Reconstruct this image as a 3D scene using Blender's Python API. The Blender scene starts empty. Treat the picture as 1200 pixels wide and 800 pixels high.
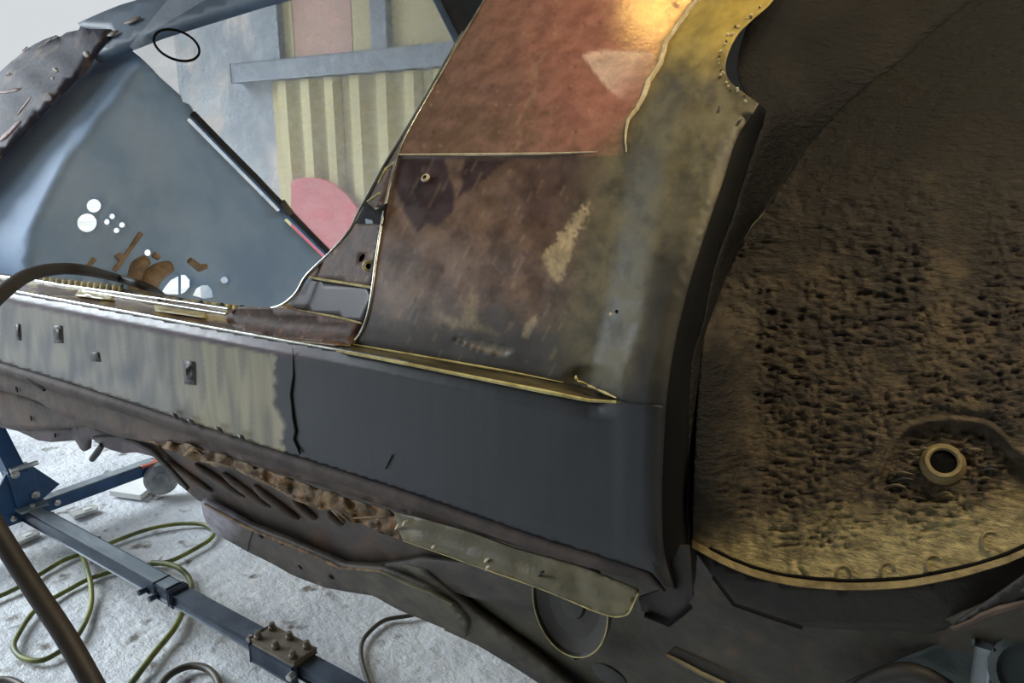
import bpy, bmesh, math, random
from mathutils import Vector, Matrix, noise
from mathutils.geometry import delaunay_2d_cdt

random.seed(4)
SC = bpy.context.scene
COL = SC.collection

# ------------------------------------------------------------------ camera
EYE = Vector((0, 0, 1.70))
FPX = 867.0                                   # focal length in pixels of the 1200 x 800 frame
YAW, PITCH = math.radians(56), math.radians(14.4)
FH = Vector((-math.cos(YAW), math.sin(YAW), 0))
RT = Vector((math.sin(YAW), math.cos(YAW), 0))
FW = FH * math.cos(PITCH) - Vector((0, 0, math.sin(PITCH)))
UP = FH * math.sin(PITCH) + Vector((0, 0, math.cos(PITCH)))
cd = bpy.data.cameras.new('camera')
cd.sensor_width = 36.0
cd.lens = FPX / 1200 * 36
cd.clip_start = 0.02
cam = bpy.data.objects.new('camera', cd)
M = Matrix.Identity(4)
for i in range(3):
    M[i][0], M[i][1], M[i][2], M[i][3] = RT[i], UP[i], -FW[i], EYE[i]
cam.matrix_world = M
COL.objects.link(cam)
SC.camera = cam

# ------------------------------------------------------------------ world, sun, exposure
w = bpy.data.worlds.new('world')
SC.world = w
w.use_nodes = True
bg = w.node_tree.nodes['Background']
bg.inputs[0].default_value = (0.92, 0.97, 1.0, 1)
bg.inputs[1].default_value = 0.72
sd = bpy.data.lights.new('sun', 'SUN')
sd.energy = 6.5
sd.angle = math.radians(35)
sd.color = (0.84, 0.93, 1.0)
sun = bpy.data.objects.new('sun', sd)
sun.rotation_euler = Vector((0.80, 0.28, -0.50)).to_track_quat('-Z', 'Y').to_euler()
COL.objects.link(sun)
vs = SC.view_settings
vs.view_transform = 'Standard'
vs.look = 'None'
vs.gamma = 1.0
vs.use_curve_mapping = False
vs.exposure = 0.0
try:
    SC.cycles.use_denoising = True
    SC.cycles.max_bounces = 8
    SC.cycles.transparent_max_bounces = 12
except Exception:
    pass


# ------------------------------------------------------------------ helpers
def lin(r, g, b):
    f = lambda c: (c / 255 / 12.92) if c / 255 <= 0.04045 else ((c / 255 + 0.055) / 1.055) ** 2.4
    return (f(r), f(g), f(b))


def ray(px, py):
    return RT * (px - 600) + FW * FPX + UP * (400 - py)


def lerp(a, b, t):
    return a + (b - a) * t


def sstep(a, b, x):
    t = max(0.0, min(1.0, (x - a) / (b - a)))
    return t * t * (3 - 2 * t)


def interp(tab, x):
    if x <= tab[0][0]:
        return tab[0][1]
    for (x0, y0), (x1, y1) in zip(tab, tab[1:]):
        if x <= x1:
            return y0 + (y1 - y0) * (x - x0) / (x1 - x0)
    (x0, y0), (x1, y1) = tab[-2:]
    return y1 + (y1 - y0) / (x1 - x0) * (x - x1)


def isoft(tab, x, h):
    return (interp(tab, x - h) + 2 * interp(tab, x) + interp(tab, x + h)) / 4


def on_y(y):
    return lambda px, py: EYE + ray(px, py) * (y / ray(px, py).y)


def on_x(x):
    return lambda px, py: EYE + ray(px, py) * (x / ray(px, py).x)


def on_z(z):
    return lambda px, py: EYE + ray(px, py) * ((z - EYE.z) / ray(px, py).z)


def on_plane(p, n):
    def f(px, py):
        d = ray(px, py)
        return EYE + d * ((p - EYE).dot(n) / d.dot(n))
    return f


def at(px, py, dist):
    """the point of the place that lies this many metres along the sight line"""
    return EYE + ray(px, py).normalized() * dist


def pip(x, y, poly):
    ins = False
    n = len(poly)
    j = n - 1
    for i in range(n):
        xi, yi = poly[i]
        xj, yj = poly[j]
        if (yi > y) != (yj > y) and x < (xj - xi) * (y - yi) / (yj - yi) + xi:
            ins = not ins
        j = i
    return ins


def segdist(x, y, pts):
    best = 1e9
    for (x0, y0), (x1, y1) in zip(pts, pts[1:]):
        dx, dy = x1 - x0, y1 - y0
        t = max(0, min(1, ((x - x0) * dx + (y - y0) * dy) / (dx * dx + dy * dy + 1e-9)))
        best = min(best, math.hypot(x - x0 - t * dx, y - y0 - t * dy))
    return best


def cr(pts, n=8, closed=False):
    """Catmull-Rom through tuples or Vectors"""
    P = [Vector(p) for p in pts]
    out = []
    m = len(P)
    for i in range(m if closed else m - 1):
        if closed:
            a, b, c, d = P[(i - 1) % m], P[i], P[(i + 1) % m], P[(i + 2) % m]
        else:
            a, b, c, d = P[max(i - 1, 0)], P[i], P[i + 1], P[min(i + 2, m - 1)]
        for k in range(n):
            t = k / n
            out.append(0.5 * ((2 * b) + (c - a) * t + (2 * a - 5 * b + 4 * c - d) * t * t + (3 * b - a - 3 * c + d) * t ** 3))
    if not closed:
        out.append(P[-1].copy())
    return out


def cr2(pts, n=5, closed=False):
    return [(p.x, p.y) for p in cr([(x, y, 0) for x, y in pts], n, closed)]


def resample(pts, n):
    P = [Vector(p) for p in pts]
    L = [0]
    for a, b in zip(P, P[1:]):
        L.append(L[-1] + (b - a).length)
    out = []
    j = 0
    for k in range(n):
        s = L[-1] * k / (n - 1)
        while j < len(P) - 2 and L[j + 1] < s:
            j += 1
        t = (s - L[j]) / max(L[j + 1] - L[j], 1e-9)
        out.append(P[j].lerp(P[j + 1], t))
    return out


WPOS = {}


def link(o, parent=None, pos=None):
    COL.objects.link(o)
    pos = Vector(pos) if pos is not None else Vector((0, 0, 0))
    WPOS[o.name] = pos
    if parent is not None:
        o.parent = parent
        o.location = pos - WPOS[parent.name]
    else:
        o.location = pos
    return o


def tag(o, label=None, cat=None, group=None, kind=None):
    for k, v in (('label', label), ('category', cat), ('group', group), ('kind', kind)):
        if v:
            o[k] = v
    return o


def thing(name, label, cat, pos, group=None):
    o = bpy.data.objects.new(name, None)
    o.empty_display_size = 0.1
    link(o, None, pos)
    return tag(o, label, cat, group)


def mesh(name, verts, faces, mat, parent=None, smooth=True, cols=None, thick=0.0, face_eye=False, origin=None, sharp=None, label=None):
    V = [Vector(v) for v in verts]
    if face_eye and faces:
        s = 0.0
        for f in faces[:: max(1, len(faces) // 60)]:
            a, b, c = V[f[0]], V[f[1]], V[f[2]]
            s += (b - a).cross(c - a).normalized().dot((EYE - a).normalized())
        if s < 0:
            faces = [tuple(reversed(f)) for f in faces]
    lo = Vector((min(v.x for v in V), min(v.y for v in V), min(v.z for v in V)))
    hi = Vector((max(v.x for v in V), max(v.y for v in V), max(v.z for v in V)))
    c = Vector(origin) if origin is not None else (lo + hi) / 2
    me = bpy.data.meshes.new(name)
    me.from_pydata([v - c for v in V], [], faces)
    me.update()
    if smooth:
        me.polygons.foreach_set('use_smooth', [True] * len(me.polygons))
        if sharp:
            me.set_sharp_from_angle(angle=math.radians(sharp))
    if cols:
        at_ = me.color_attributes.new('paint', 'FLOAT_COLOR', 'POINT')
        flat = []
        for q in cols:
            flat += [q[0], q[1], q[2], q[3] if len(q) > 3 else 1.0]
        at_.data.foreach_set('color', flat)
    me.materials.append(mat)
    o = bpy.data.objects.new(name, me)
    link(o, parent, c)
    if thick:
        m = o.modifiers.new('thickness', 'SOLIDIFY')
        m.thickness = thick
        m.offset = -1
    if label:
        o['label'] = label
    return o


def dens(poly, step, closed=True):
    out = []
    n = len(poly)
    for i in range(n if closed else n - 1):
        (x0, y0), (x1, y1) = poly[i], poly[(i + 1) % n]
        k = max(1, int(round(math.hypot(x1 - x0, y1 - y0) / step)))
        out += [(x0 + (x1 - x0) * j / k, y0 + (y1 - y0) * j / k) for j in range(k)]
    if not closed:
        out.append(poly[-1])
    return out


def panel(name, outline, surf, mat, parent, step=14, thick=0.002, holes=(), color=None, smooth=True, label=None, lines=()):
    """sheet metal: an outline meshed finely and laid on its own surface in the place"""
    ol = dens(outline, step)
    hs = [dens(h, min(step, 4)) for h in holes]
    P = [Vector(p) for p in ol]
    E = [(i, (i + 1) % len(ol)) for i in range(len(ol))]
    for h in hs:
        b = len(P)
        P += [Vector(p) for p in h]
        E += [(b + i, b + (i + 1) % len(h)) for i in range(len(h))]
    for l in lines:
        l = dens(l, step, False)
        b = len(P)
        P += [Vector(p) for p in l]
        E += [(b + i, b + i + 1) for i in range(len(l) - 1)]
    x0, x1 = min(p[0] for p in ol), max(p[0] for p in ol)
    y0, y1 = min(p[1] for p in ol), max(p[1] for p in ol)
    cell = {}
    for p in P:
        cell.setdefault((int(p.x // step), int(p.y // step)), []).append(p)
    ny, nx = int((y1 - y0) / step), int((x1 - x0) / step)
    lim = (0.45 * step) ** 2
    for j in range(ny + 1):
        y = y0 + (j + 0.5) * step
        for i in range(nx + 1):
            x = x0 + (i + (0.5 if j % 2 else 0.0)) * step + 0.013
            if not pip(x, y, outline) or any(pip(x, y, h) for h in holes):
                continue
            cx, cy = int(x // step), int(y // step)
            ok = True
            for a in (-1, 0, 1):
                for b in (-1, 0, 1):
                    for q in cell.get((cx + a, cy + b), ()):
                        if (q.x - x) ** 2 + (q.y - y) ** 2 < lim:
                            ok = False
                            break
            if ok:
                P.append(Vector((x, y)))
    v2, _, f2, _, _, _ = delaunay_2d_cdt(P, E, [], 0, 1e-4)
    faces = []
    for f in f2:
        mx = sum(v2[i].x for i in f) / len(f)
        my = sum(v2[i].y for i in f) / len(f)
        if pip(mx, my, ol) and not any(pip(mx, my, h) for h in hs):
            faces.append(tuple(f))
    used = sorted({i for f in faces for i in f})
    ren = {k: n for n, k in enumerate(used)}
    faces = [tuple(ren[i] for i in f) for f in faces]
    pts = [v2[i] for i in used]
    verts = [surf(p.x, p.y) for p in pts]
    cols = [color(p.x, p.y) for p in pts] if color else None
    return mesh(name, verts, faces, mat, parent, smooth, cols, thick, True, label=label)


def loft(name, rows, mat, parent=None, smooth=True, thick=0.0, cols=None, closed=False, label=None):
    n = len(rows[0])
    verts = [p for r in rows for p in r]
    faces = []
    for j in range(len(rows) - 1):
        for i in range(n if closed else n - 1):
            k = (i + 1) % n
            faces.append((j * n + i, j * n + k, (j + 1) * n + k, (j + 1) * n + i))
    return mesh(name, verts, faces, mat, parent, smooth, cols, thick, not closed, label=label)


def tube(name, pts, rad, mat, parent=None, seg=10, caps=True, label=None, flat=1.0, flat_dir=None):
    P = [Vector(p) for p in pts]
    n = len(P)
    R = rad if isinstance(rad, (list, tuple)) else [rad] * n
    if len(R) != n:
        R = [interp([(i / (len(R) - 1), r) for i, r in enumerate(R)], k / (n - 1)) for k in range(n)]
    T = []
    for i in range(n):
        T.append((P[min(i + 1, n - 1)] - P[max(i - 1, 0)]).normalized())
    ref = Vector((0, 0, 1)) if abs(T[0].z) < 0.9 else Vector((1, 0, 0))
    N = (ref - T[0] * ref.dot(T[0])).normalized()
    verts, faces = [], []
    for i in range(n):
        N = (N - T[i] * N.dot(T[i])).normalized()
        B = T[i].cross(N)
        for k in range(seg):
            a = 2 * math.pi * k / seg
            off = (N * math.cos(a) + B * math.sin(a)) * R[i]
            if flat_dir is not None:
                off -= flat_dir * off.dot(flat_dir) * (1 - flat)
            verts.append(P[i] + off)
    for i in range(n - 1):
        for k in range(seg):
            l = (k + 1) % seg
            faces.append((i * seg + k, i * seg + l, (i + 1) * seg + l, (i + 1) * seg + k))
    if caps:
        faces.append(tuple(range(seg - 1, -1, -1)))
        faces.append(tuple((n - 1) * seg + k for k in range(seg)))
    return mesh(name, verts, faces, mat, parent, True, sharp=50, label=label)


def frame_of(axis):
    a = Vector(axis).normalized()
    r = Vector((0, 0, 1)) if abs(a.z) < 0.9 else Vector((1, 0, 0))
    u = (r - a * r.dot(a)).normalized()
    return u, a.cross(u), a


def lathe(name, prof, pos, axis, mat, parent=None, seg=24, sx=1.0, sy=1.0, label=None, udir=None, arc=(0, 2 * math.pi)):
    """prof: (radius, height) pairs along the axis"""
    u, v, a = frame_of(axis)
    if udir is not None:
        u = (Vector(udir) - a * Vector(udir).dot(a)).normalized()
        v = a.cross(u)
    verts, faces = [], []
    full = abs(arc[1] - arc[0] - 2 * math.pi) < 1e-6
    m = seg if full else seg + 1
    for r, h in prof:
        for k in range(m):
            t = arc[0] + (arc[1] - arc[0]) * k / seg
            verts.append(Vector(pos) + u * (r * sx * math.cos(t)) + v * (r * sy * math.sin(t)) + a * h)
    for j in range(len(prof) - 1):
        for k in range(seg):
            l = (k + 1) % m
            faces.append((j * m + k, j * m + l, (j + 1) * m + l, (j + 1) * m + k))
    if full:
        if prof[0][0] > 1e-6:
            faces.append(tuple(range(m - 1, -1, -1)))
        if prof[-1][0] > 1e-6:
            faces.append(tuple((len(prof) - 1) * m + k for k in range(m)))
    return mesh(name, verts, faces, mat, parent, True, sharp=40, label=label)


def beam(name, a, b, wd, ht, mat, parent=None, up=(0, 0, 1), bev=0.004, label=None):
    """a bevelled box section from a to b"""
    a, b = Vector(a), Vector(b)
    t = (b - a).normalized()
    u = Vector(up)
    u = (u - t * u.dot(t)).normalized()
    s = t.cross(u)
    bm = bmesh.new()
    bmesh.ops.create_cube(bm, size=1)
    L = (b - a).length
    mid = (a + b) / 2
    for v in bm.verts:
        c = v.co.copy()
        v.co = t * (c.x * L) + s * (c.y * wd) + u * (c.z * ht)
    if bev:
        bmesh.ops.bevel(bm, geom=bm.edges[:], offset=min(bev, wd * .3, ht * .3), segments=2, affect='EDGES', profile=0.5)
    me = bpy.data.meshes.new(name)
    bm.to_mesh(me)
    bm.free()
    me.materials.append(mat)
    o = bpy.data.objects.new(name, me)
    link(o, parent, mid)
    if label:
        o['label'] = label
    return o


def plate(name, pts3, thick, mat, parent=None, bev=0.0, label=None):
    """a flat solid plate from a 3D outline, thickness laid away from the eye"""
    P = [Vector(p) for p in pts3]
    n = Vector((0, 0, 0))
    for i in range(len(P)):
        a, b = P[i], P[(i + 1) % len(P)]
        n += (a - P[0]).cross(b - P[0])
    n.normalize()
    if n.dot(EYE - P[0]) < 0:
        P.reverse()
        n = -n
    m = len(P)
    V = P + [p - n * thick for p in P]
    F = [tuple(range(m)), tuple(range(2 * m - 1, m - 1, -1))] + [(i, m + i, m + (i + 1) % m, (i + 1) % m) for i in range(m)]
    return mesh(name, V, F, mat, parent, False, label=label)


# ------------------------------------------------------------------ materials
MATS = {}


def mat(name, c1, c2=None, rough=0.5, metal=0.0, coat=0.0, spec=0.5, nscale=6.0, stretch=(1, 1, 1), detail=5.0, lo=0.35, hi=0.65,
        bump=0.0, bscale=60.0, bstretch=(1, 1, 1), attr=False, amp=0.25, rvar=0.0, c3=None, c3scale=30.0, c3lo=0.62, c3hi=0.7, emit=None, estr=0.0, arough=False):
    m = bpy.data.materials.new(name)
    m.use_nodes = True
    nt = m.node_tree
    N, L = nt.nodes, nt.links
    b = N['Principled BSDF']
    tc = N.new('ShaderNodeNewGeometry')
    mp = N.new('ShaderNodeMapping')
    mp.inputs['Scale'].default_value = stretch
    L.new(tc.outputs['Position'], mp.inputs['Vector'])
    nz = N.new('ShaderNodeTexNoise')
    nz.inputs['Scale'].default_value = nscale
    nz.inputs['Detail'].default_value = detail
    nz.inputs['Roughness'].default_value = 0.62
    L.new(mp.outputs[0], nz.inputs['Vector'])
    mr = N.new('ShaderNodeMapRange')
    mr.interpolation_type = 'SMOOTHSTEP'
    mr.inputs['From Min'].default_value = lo
    mr.inputs['From Max'].default_value = hi
    L.new(nz.outputs['Fac'], mr.inputs['Value'])
    if attr:
        va = N.new('ShaderNodeVertexColor')
        va.layer_name = 'paint'
        sc = N.new('ShaderNodeMapRange')
        sc.inputs['To Min'].default_value = 1 - amp
        sc.inputs['To Max'].default_value = 1 + amp
        L.new(mr.outputs[0], sc.inputs['Value'])
        mx = N.new('ShaderNodeVectorMath')
        mx.operation = 'SCALE'
        L.new(va.outputs['Color'], mx.inputs[0])
        L.new(sc.outputs[0], mx.inputs['Scale'])
        colout = mx.outputs[0]
        if arough:
            ra_ = N.new('ShaderNodeMath')
            ra_.operation = 'MULTIPLY'
            L.new(va.outputs['Alpha'], ra_.inputs[0])
            L.new(sc.outputs[0], ra_.inputs[1])
            L.new(ra_.outputs[0], b.inputs['Roughness'])
    else:
        mx = N.new('ShaderNodeMix')
        mx.data_type = 'RGBA'
        mx.inputs[6].default_value = (*c1, 1)
        mx.inputs[7].default_value = (*(c2 or c1), 1)
        L.new(mr.outputs[0], mx.inputs[0])
        colout = mx.outputs[2]
    if c3:
        n3 = N.new('ShaderNodeTexNoise')
        n3.inputs['Scale'].default_value = c3scale
        n3.inputs['Detail'].default_value = 4
        L.new(mp.outputs[0], n3.inputs['Vector'])
        r3 = N.new('ShaderNodeMapRange')
        r3.inputs['From Min'].default_value = c3lo
        r3.inputs['From Max'].default_value = c3hi
        L.new(n3.outputs['Fac'], r3.inputs['Value'])
        m3 = N.new('ShaderNodeMix')
        m3.data_type = 'RGBA'
        m3.inputs[7].default_value = (*c3, 1)
        L.new(r3.outputs[0], m3.inputs[0])
        L.new(colout, m3.inputs[6])
        colout = m3.outputs[2]
    L.new(colout, b.inputs['Base Color'])
    b.inputs['Roughness'].default_value = rough
    b.inputs['Metallic'].default_value = metal
    b.inputs['Coat Weight'].default_value = coat
    b.inputs['Coat Roughness'].default_value = 0.15
    b.inputs['Specular IOR Level'].default_value = spec
    if rvar:
        rr = N.new('ShaderNodeMapRange')
        rr.inputs['To Min'].default_value = max(0.02, rough - rvar)
        rr.inputs['To Max'].default_value = min(1, rough + rvar)
        L.new(nz.outputs['Fac'], rr.inputs['Value'])
        L.new(rr.outputs[0], b.inputs['Roughness'])
    if bump:
        mp2 = N.new('ShaderNodeMapping')
        mp2.inputs['Scale'].default_value = bstretch
        L.new(tc.outputs['Position'], mp2.inputs['Vector'])
        n2 = N.new('ShaderNodeTexNoise')
        n2.inputs['Scale'].default_value = bscale
        n2.inputs['Detail'].default_value = 6
        n2.inputs['Roughness'].default_value = 0.65
        L.new(mp2.outputs[0], n2.inputs['Vector'])
        bp = N.new('ShaderNodeBump')
        bp.inputs['Strength'].default_value = 1.0
        bp.inputs['Distance'].default_value = bump
        L.new(n2.outputs['Fac'], bp.inputs['Height'])
        L.new(bp.outputs[0], b.inputs['Normal'])
    if emit:
        b.inputs['Emission Color'].default_value = (*emit, 1)
        b.inputs['Emission Strength'].default_value = estr
    MATS[name] = m
    return m


m_floor = mat('concrete', lin(222, 226, 230), lin(192, 196, 202), rough=0.75, nscale=2.2, bump=0.02, bscale=18, bstretch=(1.0, 1.6, 1), c3=lin(112, 106, 100), c3scale=10, c3lo=0.60, c3hi=0.70)
m_yard = mat('yard_gravel', lin(215, 214, 208), lin(190, 188, 182), rough=0.9, nscale=1.0)
m_plaster = mat('whitewash', lin(176, 182, 186), lin(142, 150, 160), rough=0.85, nscale=2.5, bump=0.01, bscale=12, c3=lin(196, 186, 180), c3scale=3, c3lo=0.5, c3hi=0.7)
m_corr = mat('yellow_sheet', lin(206, 194, 140), lin(186, 172, 118), rough=0.55, nscale=2, stretch=(1, 1, 0.25))
m_pink = mat('pink_board', lin(206, 160, 146), lin(190, 150, 130), rough=0.7, nscale=3)
m_beam = mat('grey_blue_paint', lin(108, 120, 134), lin(134, 144, 156), rough=0.6, nscale=7, bump=0.004, bscale=30)
m_ceil = mat('roof_sheet', lin(120, 118, 112), lin(100, 98, 94), rough=0.8, nscale=2)
m_shed = mat('shed_wall', lin(150, 142, 130), lin(124, 118, 108), rough=0.85, nscale=1.5)
m_red = mat('red_paint', lin(206, 96, 100), lin(190, 86, 92), rough=0.5, nscale=3)

m_quarter = mat('quarter_paint', (1, 1, 1), attr=True, amp=0.24, arough=True, coat=0.0, nscale=26, detail=8, lo=0.3, hi=0.7, bump=0.0005, bscale=55)
m_sill = mat('sill_paint', (1, 1, 1), attr=True, amp=0.14, rough=0.36, rvar=0.12, nscale=16, stretch=(3.0, 1, 0.25), lo=0.3, hi=0.7, bump=0.0004, bscale=30)
m_arch = mat('underseal', (1, 1, 1), attr=True, amp=0.35, rough=0.55, rvar=0.2, spec=0.3, nscale=60, lo=0.3, hi=0.7, bump=0.007, bscale=110, bstretch=(0.45, 0.5, 1.2))
m_under = mat('underbody_rust', lin(96, 80, 70), lin(66, 56, 50), rough=0.6, nscale=9, bump=0.003, bscale=40, c3=lin(98, 66, 44), c3scale=14, c3lo=0.56, c3hi=0.72)
m_underv = mat('underbody_coat', (1, 1, 1), attr=True, amp=0.3, rough=0.55, nscale=14, lo=0.3, hi=0.7, bump=0.003, bscale=35)
m_torn = mat('torn_rust', lin(150, 120, 80), lin(84, 66, 46), rough=0.6, nscale=30, bump=0.006, bscale=60, c3=lin(150, 104, 62), c3scale=40, c3lo=0.55, c3hi=0.7)
m_flange = mat('olive_primer', lin(122, 114, 86), lin(92, 86, 64), rough=0.42, nscale=12, bump=0.0015, bscale=45, c3=lin(112, 98, 66), c3scale=18, c3lo=0.55, c3hi=0.72)
m_lip = mat('sill_roll_coat', spec=0.15, c1=lin(92, 82, 78), c2=lin(70, 64, 62), rough=0.65, nscale=14, bump=0.0015, bscale=60)
m_black = mat('matt_black', lin(14, 14, 15), lin(10, 10, 11), rough=0.8, spec=0.2, nscale=10)
m_dark = mat('dark_coat', lin(52, 49, 45), lin(38, 36, 35), rough=0.55, nscale=12, bump=0.002, bscale=50)
m_silver = mat('bare_bright_edge', lin(206, 206, 200), lin(170, 168, 158), rough=0.22, metal=0.9, nscale=30)
m_bead = mat('sealer_bead', lin(226, 212, 180), lin(190, 176, 138), rough=0.5, nscale=40, bump=0.002, bscale=120)
m_jamb = mat('jamb_brown', lin(96, 70, 57), lin(62, 45, 38), rough=0.55, nscale=30, spec=0.3, bump=0.0015, bscale=70, c3=lin(150, 122, 92), c3scale=40, c3lo=0.6, c3hi=0.75)
m_jambd = mat('jamb_maroon', lin(58, 47, 52), lin(44, 35, 38), rough=0.42, nscale=10)
m_gold = mat('worn_gold_and_glint', lin(206, 194, 132), lin(160, 144, 90), rough=0.35, nscale=30)  # gold tone also carries warm lamp light on the ledge edges
m_step = mat('step_mixed', lin(118, 96, 72), lin(92, 70, 60), rough=0.35, nscale=18, stretch=(0.6, 2, 2), coat=0.2, bump=0.0015, bscale=60, c3=lin(176, 156, 98), c3scale=16, c3lo=0.52, c3hi=0.62)
m_bulk = mat('bulkhead_glare_blue', lin(182, 208, 242), lin(160, 190, 228), rough=0.65, nscale=4)  # light blue stands in for the bluish glare veiling the dark panel
m_apost = mat('apost_maroon', lin(66, 60, 76), lin(52, 54, 68), spec=0.2, rough=0.6, nscale=8, c3=lin(120, 104, 96), c3scale=11, c3lo=0.55, c3hi=0.66, bump=0.002, bscale=40)
m_pillar = mat('pillar_blue_grey', lin(96, 116, 138), lin(78, 96, 116), rough=0.55, nscale=6)
m_tan = mat('tan_primer', lin(178, 150, 120), lin(136, 112, 90), rough=0.5, nscale=20)
m_rubber = mat('black_rubber', lin(52, 47, 46), lin(40, 37, 37), rough=0.6, nscale=20)
m_hose = mat('green_yellow_hose', lin(122, 128, 58), lin(76, 84, 42), rough=0.5, nscale=8)
m_hosed = mat('dark_hose', lin(76, 70, 58), lin(52, 48, 42), rough=0.5, nscale=8)
m_blue = mat('blue_paint', lin(34, 74, 116), lin(26, 58, 94), rough=0.4, nscale=8)
m_steel = mat('worn_lit_steel', lin(150, 160, 166), lin(112, 124, 134), rough=0.4, metal=0.3, nscale=9, stretch=(0.4, 1, 1))
m_tube = mat('dark_blue_tube', lin(66, 78, 92), lin(46, 56, 70), rough=0.4, metal=0.2, nscale=10)
m_bracket = mat('brown_bracket', lin(110, 100, 84), lin(84, 76, 64), rough=0.5, nscale=14)
m_white = mat('white_board', lin(232, 234, 230), lin(214, 216, 214), rough=0.6, nscale=5)
m_tool = mat('bright_tool', lin(200, 202, 198), lin(150, 150, 148), rough=0.3, metal=0.7, nscale=12)
m_wheel = mat('grey_wheel', lin(170, 172, 172), lin(120, 122, 124), rough=0.5, nscale=12)
m_orange = mat('orange_bracket', lin(196, 96, 60), lin(160, 76, 50), rough=0.5, nscale=12)
m_teal = mat('teal_grey_coat', lin(70, 82, 82), lin(52, 62, 64), rough=0.5, nscale=8, bump=0.002, bscale=40)
m_plug = mat('dark_plug', lin(88, 88, 86), lin(66, 66, 66), rough=0.5, nscale=30)
m_dish = mat('dish_grey', lin(58, 56, 50), lin(46, 44, 40), rough=0.4, nscale=10)
m_fix = mat('lamp_white', lin(220, 214, 196), rough=0.5)
m_bulb2 = mat('short_tube_glow', (1, 1, 1), rough=0.5, emit=(1.0, 0.60, 0.14), estr=26.0)
m_bulb = mat('fill_tube_glow', (1, 1, 1), rough=0.5, emit=(1.0, 0.72, 0.26), estr=14.0)


# ------------------------------------------------------------------ the shed
def struct(name, verts, faces, m, parent=None):
    o = mesh(name, verts, faces, m, parent, False)
    if parent is None:
        o['kind'] = 'structure'
    return o


def slab(name, x0, x1, y0, y1, z0, z1, m, parent=None):
    V = [(x, y, z) for z in (z0, z1) for y in (y0, y1) for x in (x0, x1)]
    F = [(0, 2, 3, 1), (4, 5, 7, 6), (0, 1, 5, 4), (2, 6, 7, 3), (0, 4, 6, 2), (1, 3, 7, 5)]
    return struct(name, V, F, m, parent)


XD, YW, YN, XR, ZC = -6.5, 4.2, -3.2, 4.0, 4.0
# uneven concrete floor
nx, ny = 180, 130
V, F = [], []
for j in range(ny + 1):
    for i in range(nx + 1):
        x = lerp(XD, XR, i / nx)
        y = lerp(YN, YW, j / ny)
        z = 0.008 * noise.noise(Vector((x * 2.0, y * 2.6, 0))) + 0.006 * noise.noise(Vector((x * 7, y * 9, 3))) - 0.008
        V.append((x, y, z))
for j in range(ny):
    for i in range(nx):
        a = j * (nx + 1) + i
        F.append((a, a + 1, a + nx + 2, a + nx + 1))
fl = mesh('floor', V, F, m_floor, None, True)
fl['kind'] = 'structure'
slab('ground', -60, 40, -50, 60, -0.3, -0.05, m_yard)
wb = slab('wall_back', XD, XR, YW, YW + 0.15, -0.1, ZC, m_plaster)
slab('wall_right', XR, XR + 0.15, YN, 1.0, -0.1, ZC, m_shed)
slab('wall_near', -2.6, XR, YN - 0.15, YN, -0.1, ZC, m_shed)
cl = slab('ceiling', XD, XR, YN - 0.15, YW + 0.15, ZC, ZC + 0.1, m_ceil)
# lining on the back wall: a horizontal rail, two posts, sheets above and corrugated sheets below
WPX = on_y(YW - 0.05)


def wx(px, py):
    return WPX(px, py).x


zr0, zr1 = WPX(420, 86).z, WPX(420, 61).z
xrail0 = wx(276, 82)
beam('trim_rail', (xrail0, YW - 0.05, (zr0 + zr1) / 2), (XR, YW - 0.05, (zr0 + zr1) / 2), 0.1, zr1 - zr0, m_beam, wb)
for pxa, pxb in ((306, 329), (437, 456), (590, 612)):
    xa, xb = wx(pxa, 30), wx(pxb, 30)
    beam('post', ((xa + xb) / 2, YW - 0.04, zr1), ((xa + xb) / 2, YW - 0.04, ZC), xb - xa, 0.08, m_beam, wb, up=(0, 1, 0))
for pxa, pxb, m in ((329, 341, m_corr), (341, 410, m_pink), (410, 437, m_corr), (456, 590, m_corr), (612, 720, m_corr)):
    xa, xb = wx(pxa, 30), wx(pxb, 30)
    slab('board', xa + 0.004, xb - 0.004, YW - 0.03, YW - 0.002, zr1, ZC, m, wb)
# corrugated sheets, each of three trapezoid ribs
xs = wx(318, 150)
pitch = 0.27
k = 0
while xs < XR - 1.0:
    prof = []
    for r in range(3):
        b = xs + r * pitch
        prof += [(b, 0.0), (b + pitch * 0.38, 0.0), (b + pitch * 0.52, 0.06), (b + pitch * 0.88, 0.06)]
    prof.append((xs + 3 * pitch - 0.006, 0.0))
    prof[-2] = (xs + 3 * pitch - 0.04, 0.06)
    rows = [[Vector((x, YW - 0.012 - d, z)) for x, d in prof] for z in (0.0, zr0 - 0.01)]
    loft('corrugated_sheet', rows, m_corr, wb, smooth=False, thick=0.003)
    xs += 3 * pitch
    k += 1

# red rounded board leaning on the corrugated sheets
RW = on_y(YW - 0.16)
pts = [(341, 213)] + cr2([(341, 211), (362, 208), (386, 214), (410, 233), (427, 262), (436, 300)], 6)[1:] + [(438, 420), (341, 420)]
rb = plate('red_board', [RW(*p) for p in pts], 0.03, m_red)
tag(rb, 'red board with a rounded top corner standing against the yellow corrugated sheets', 'board')

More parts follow.
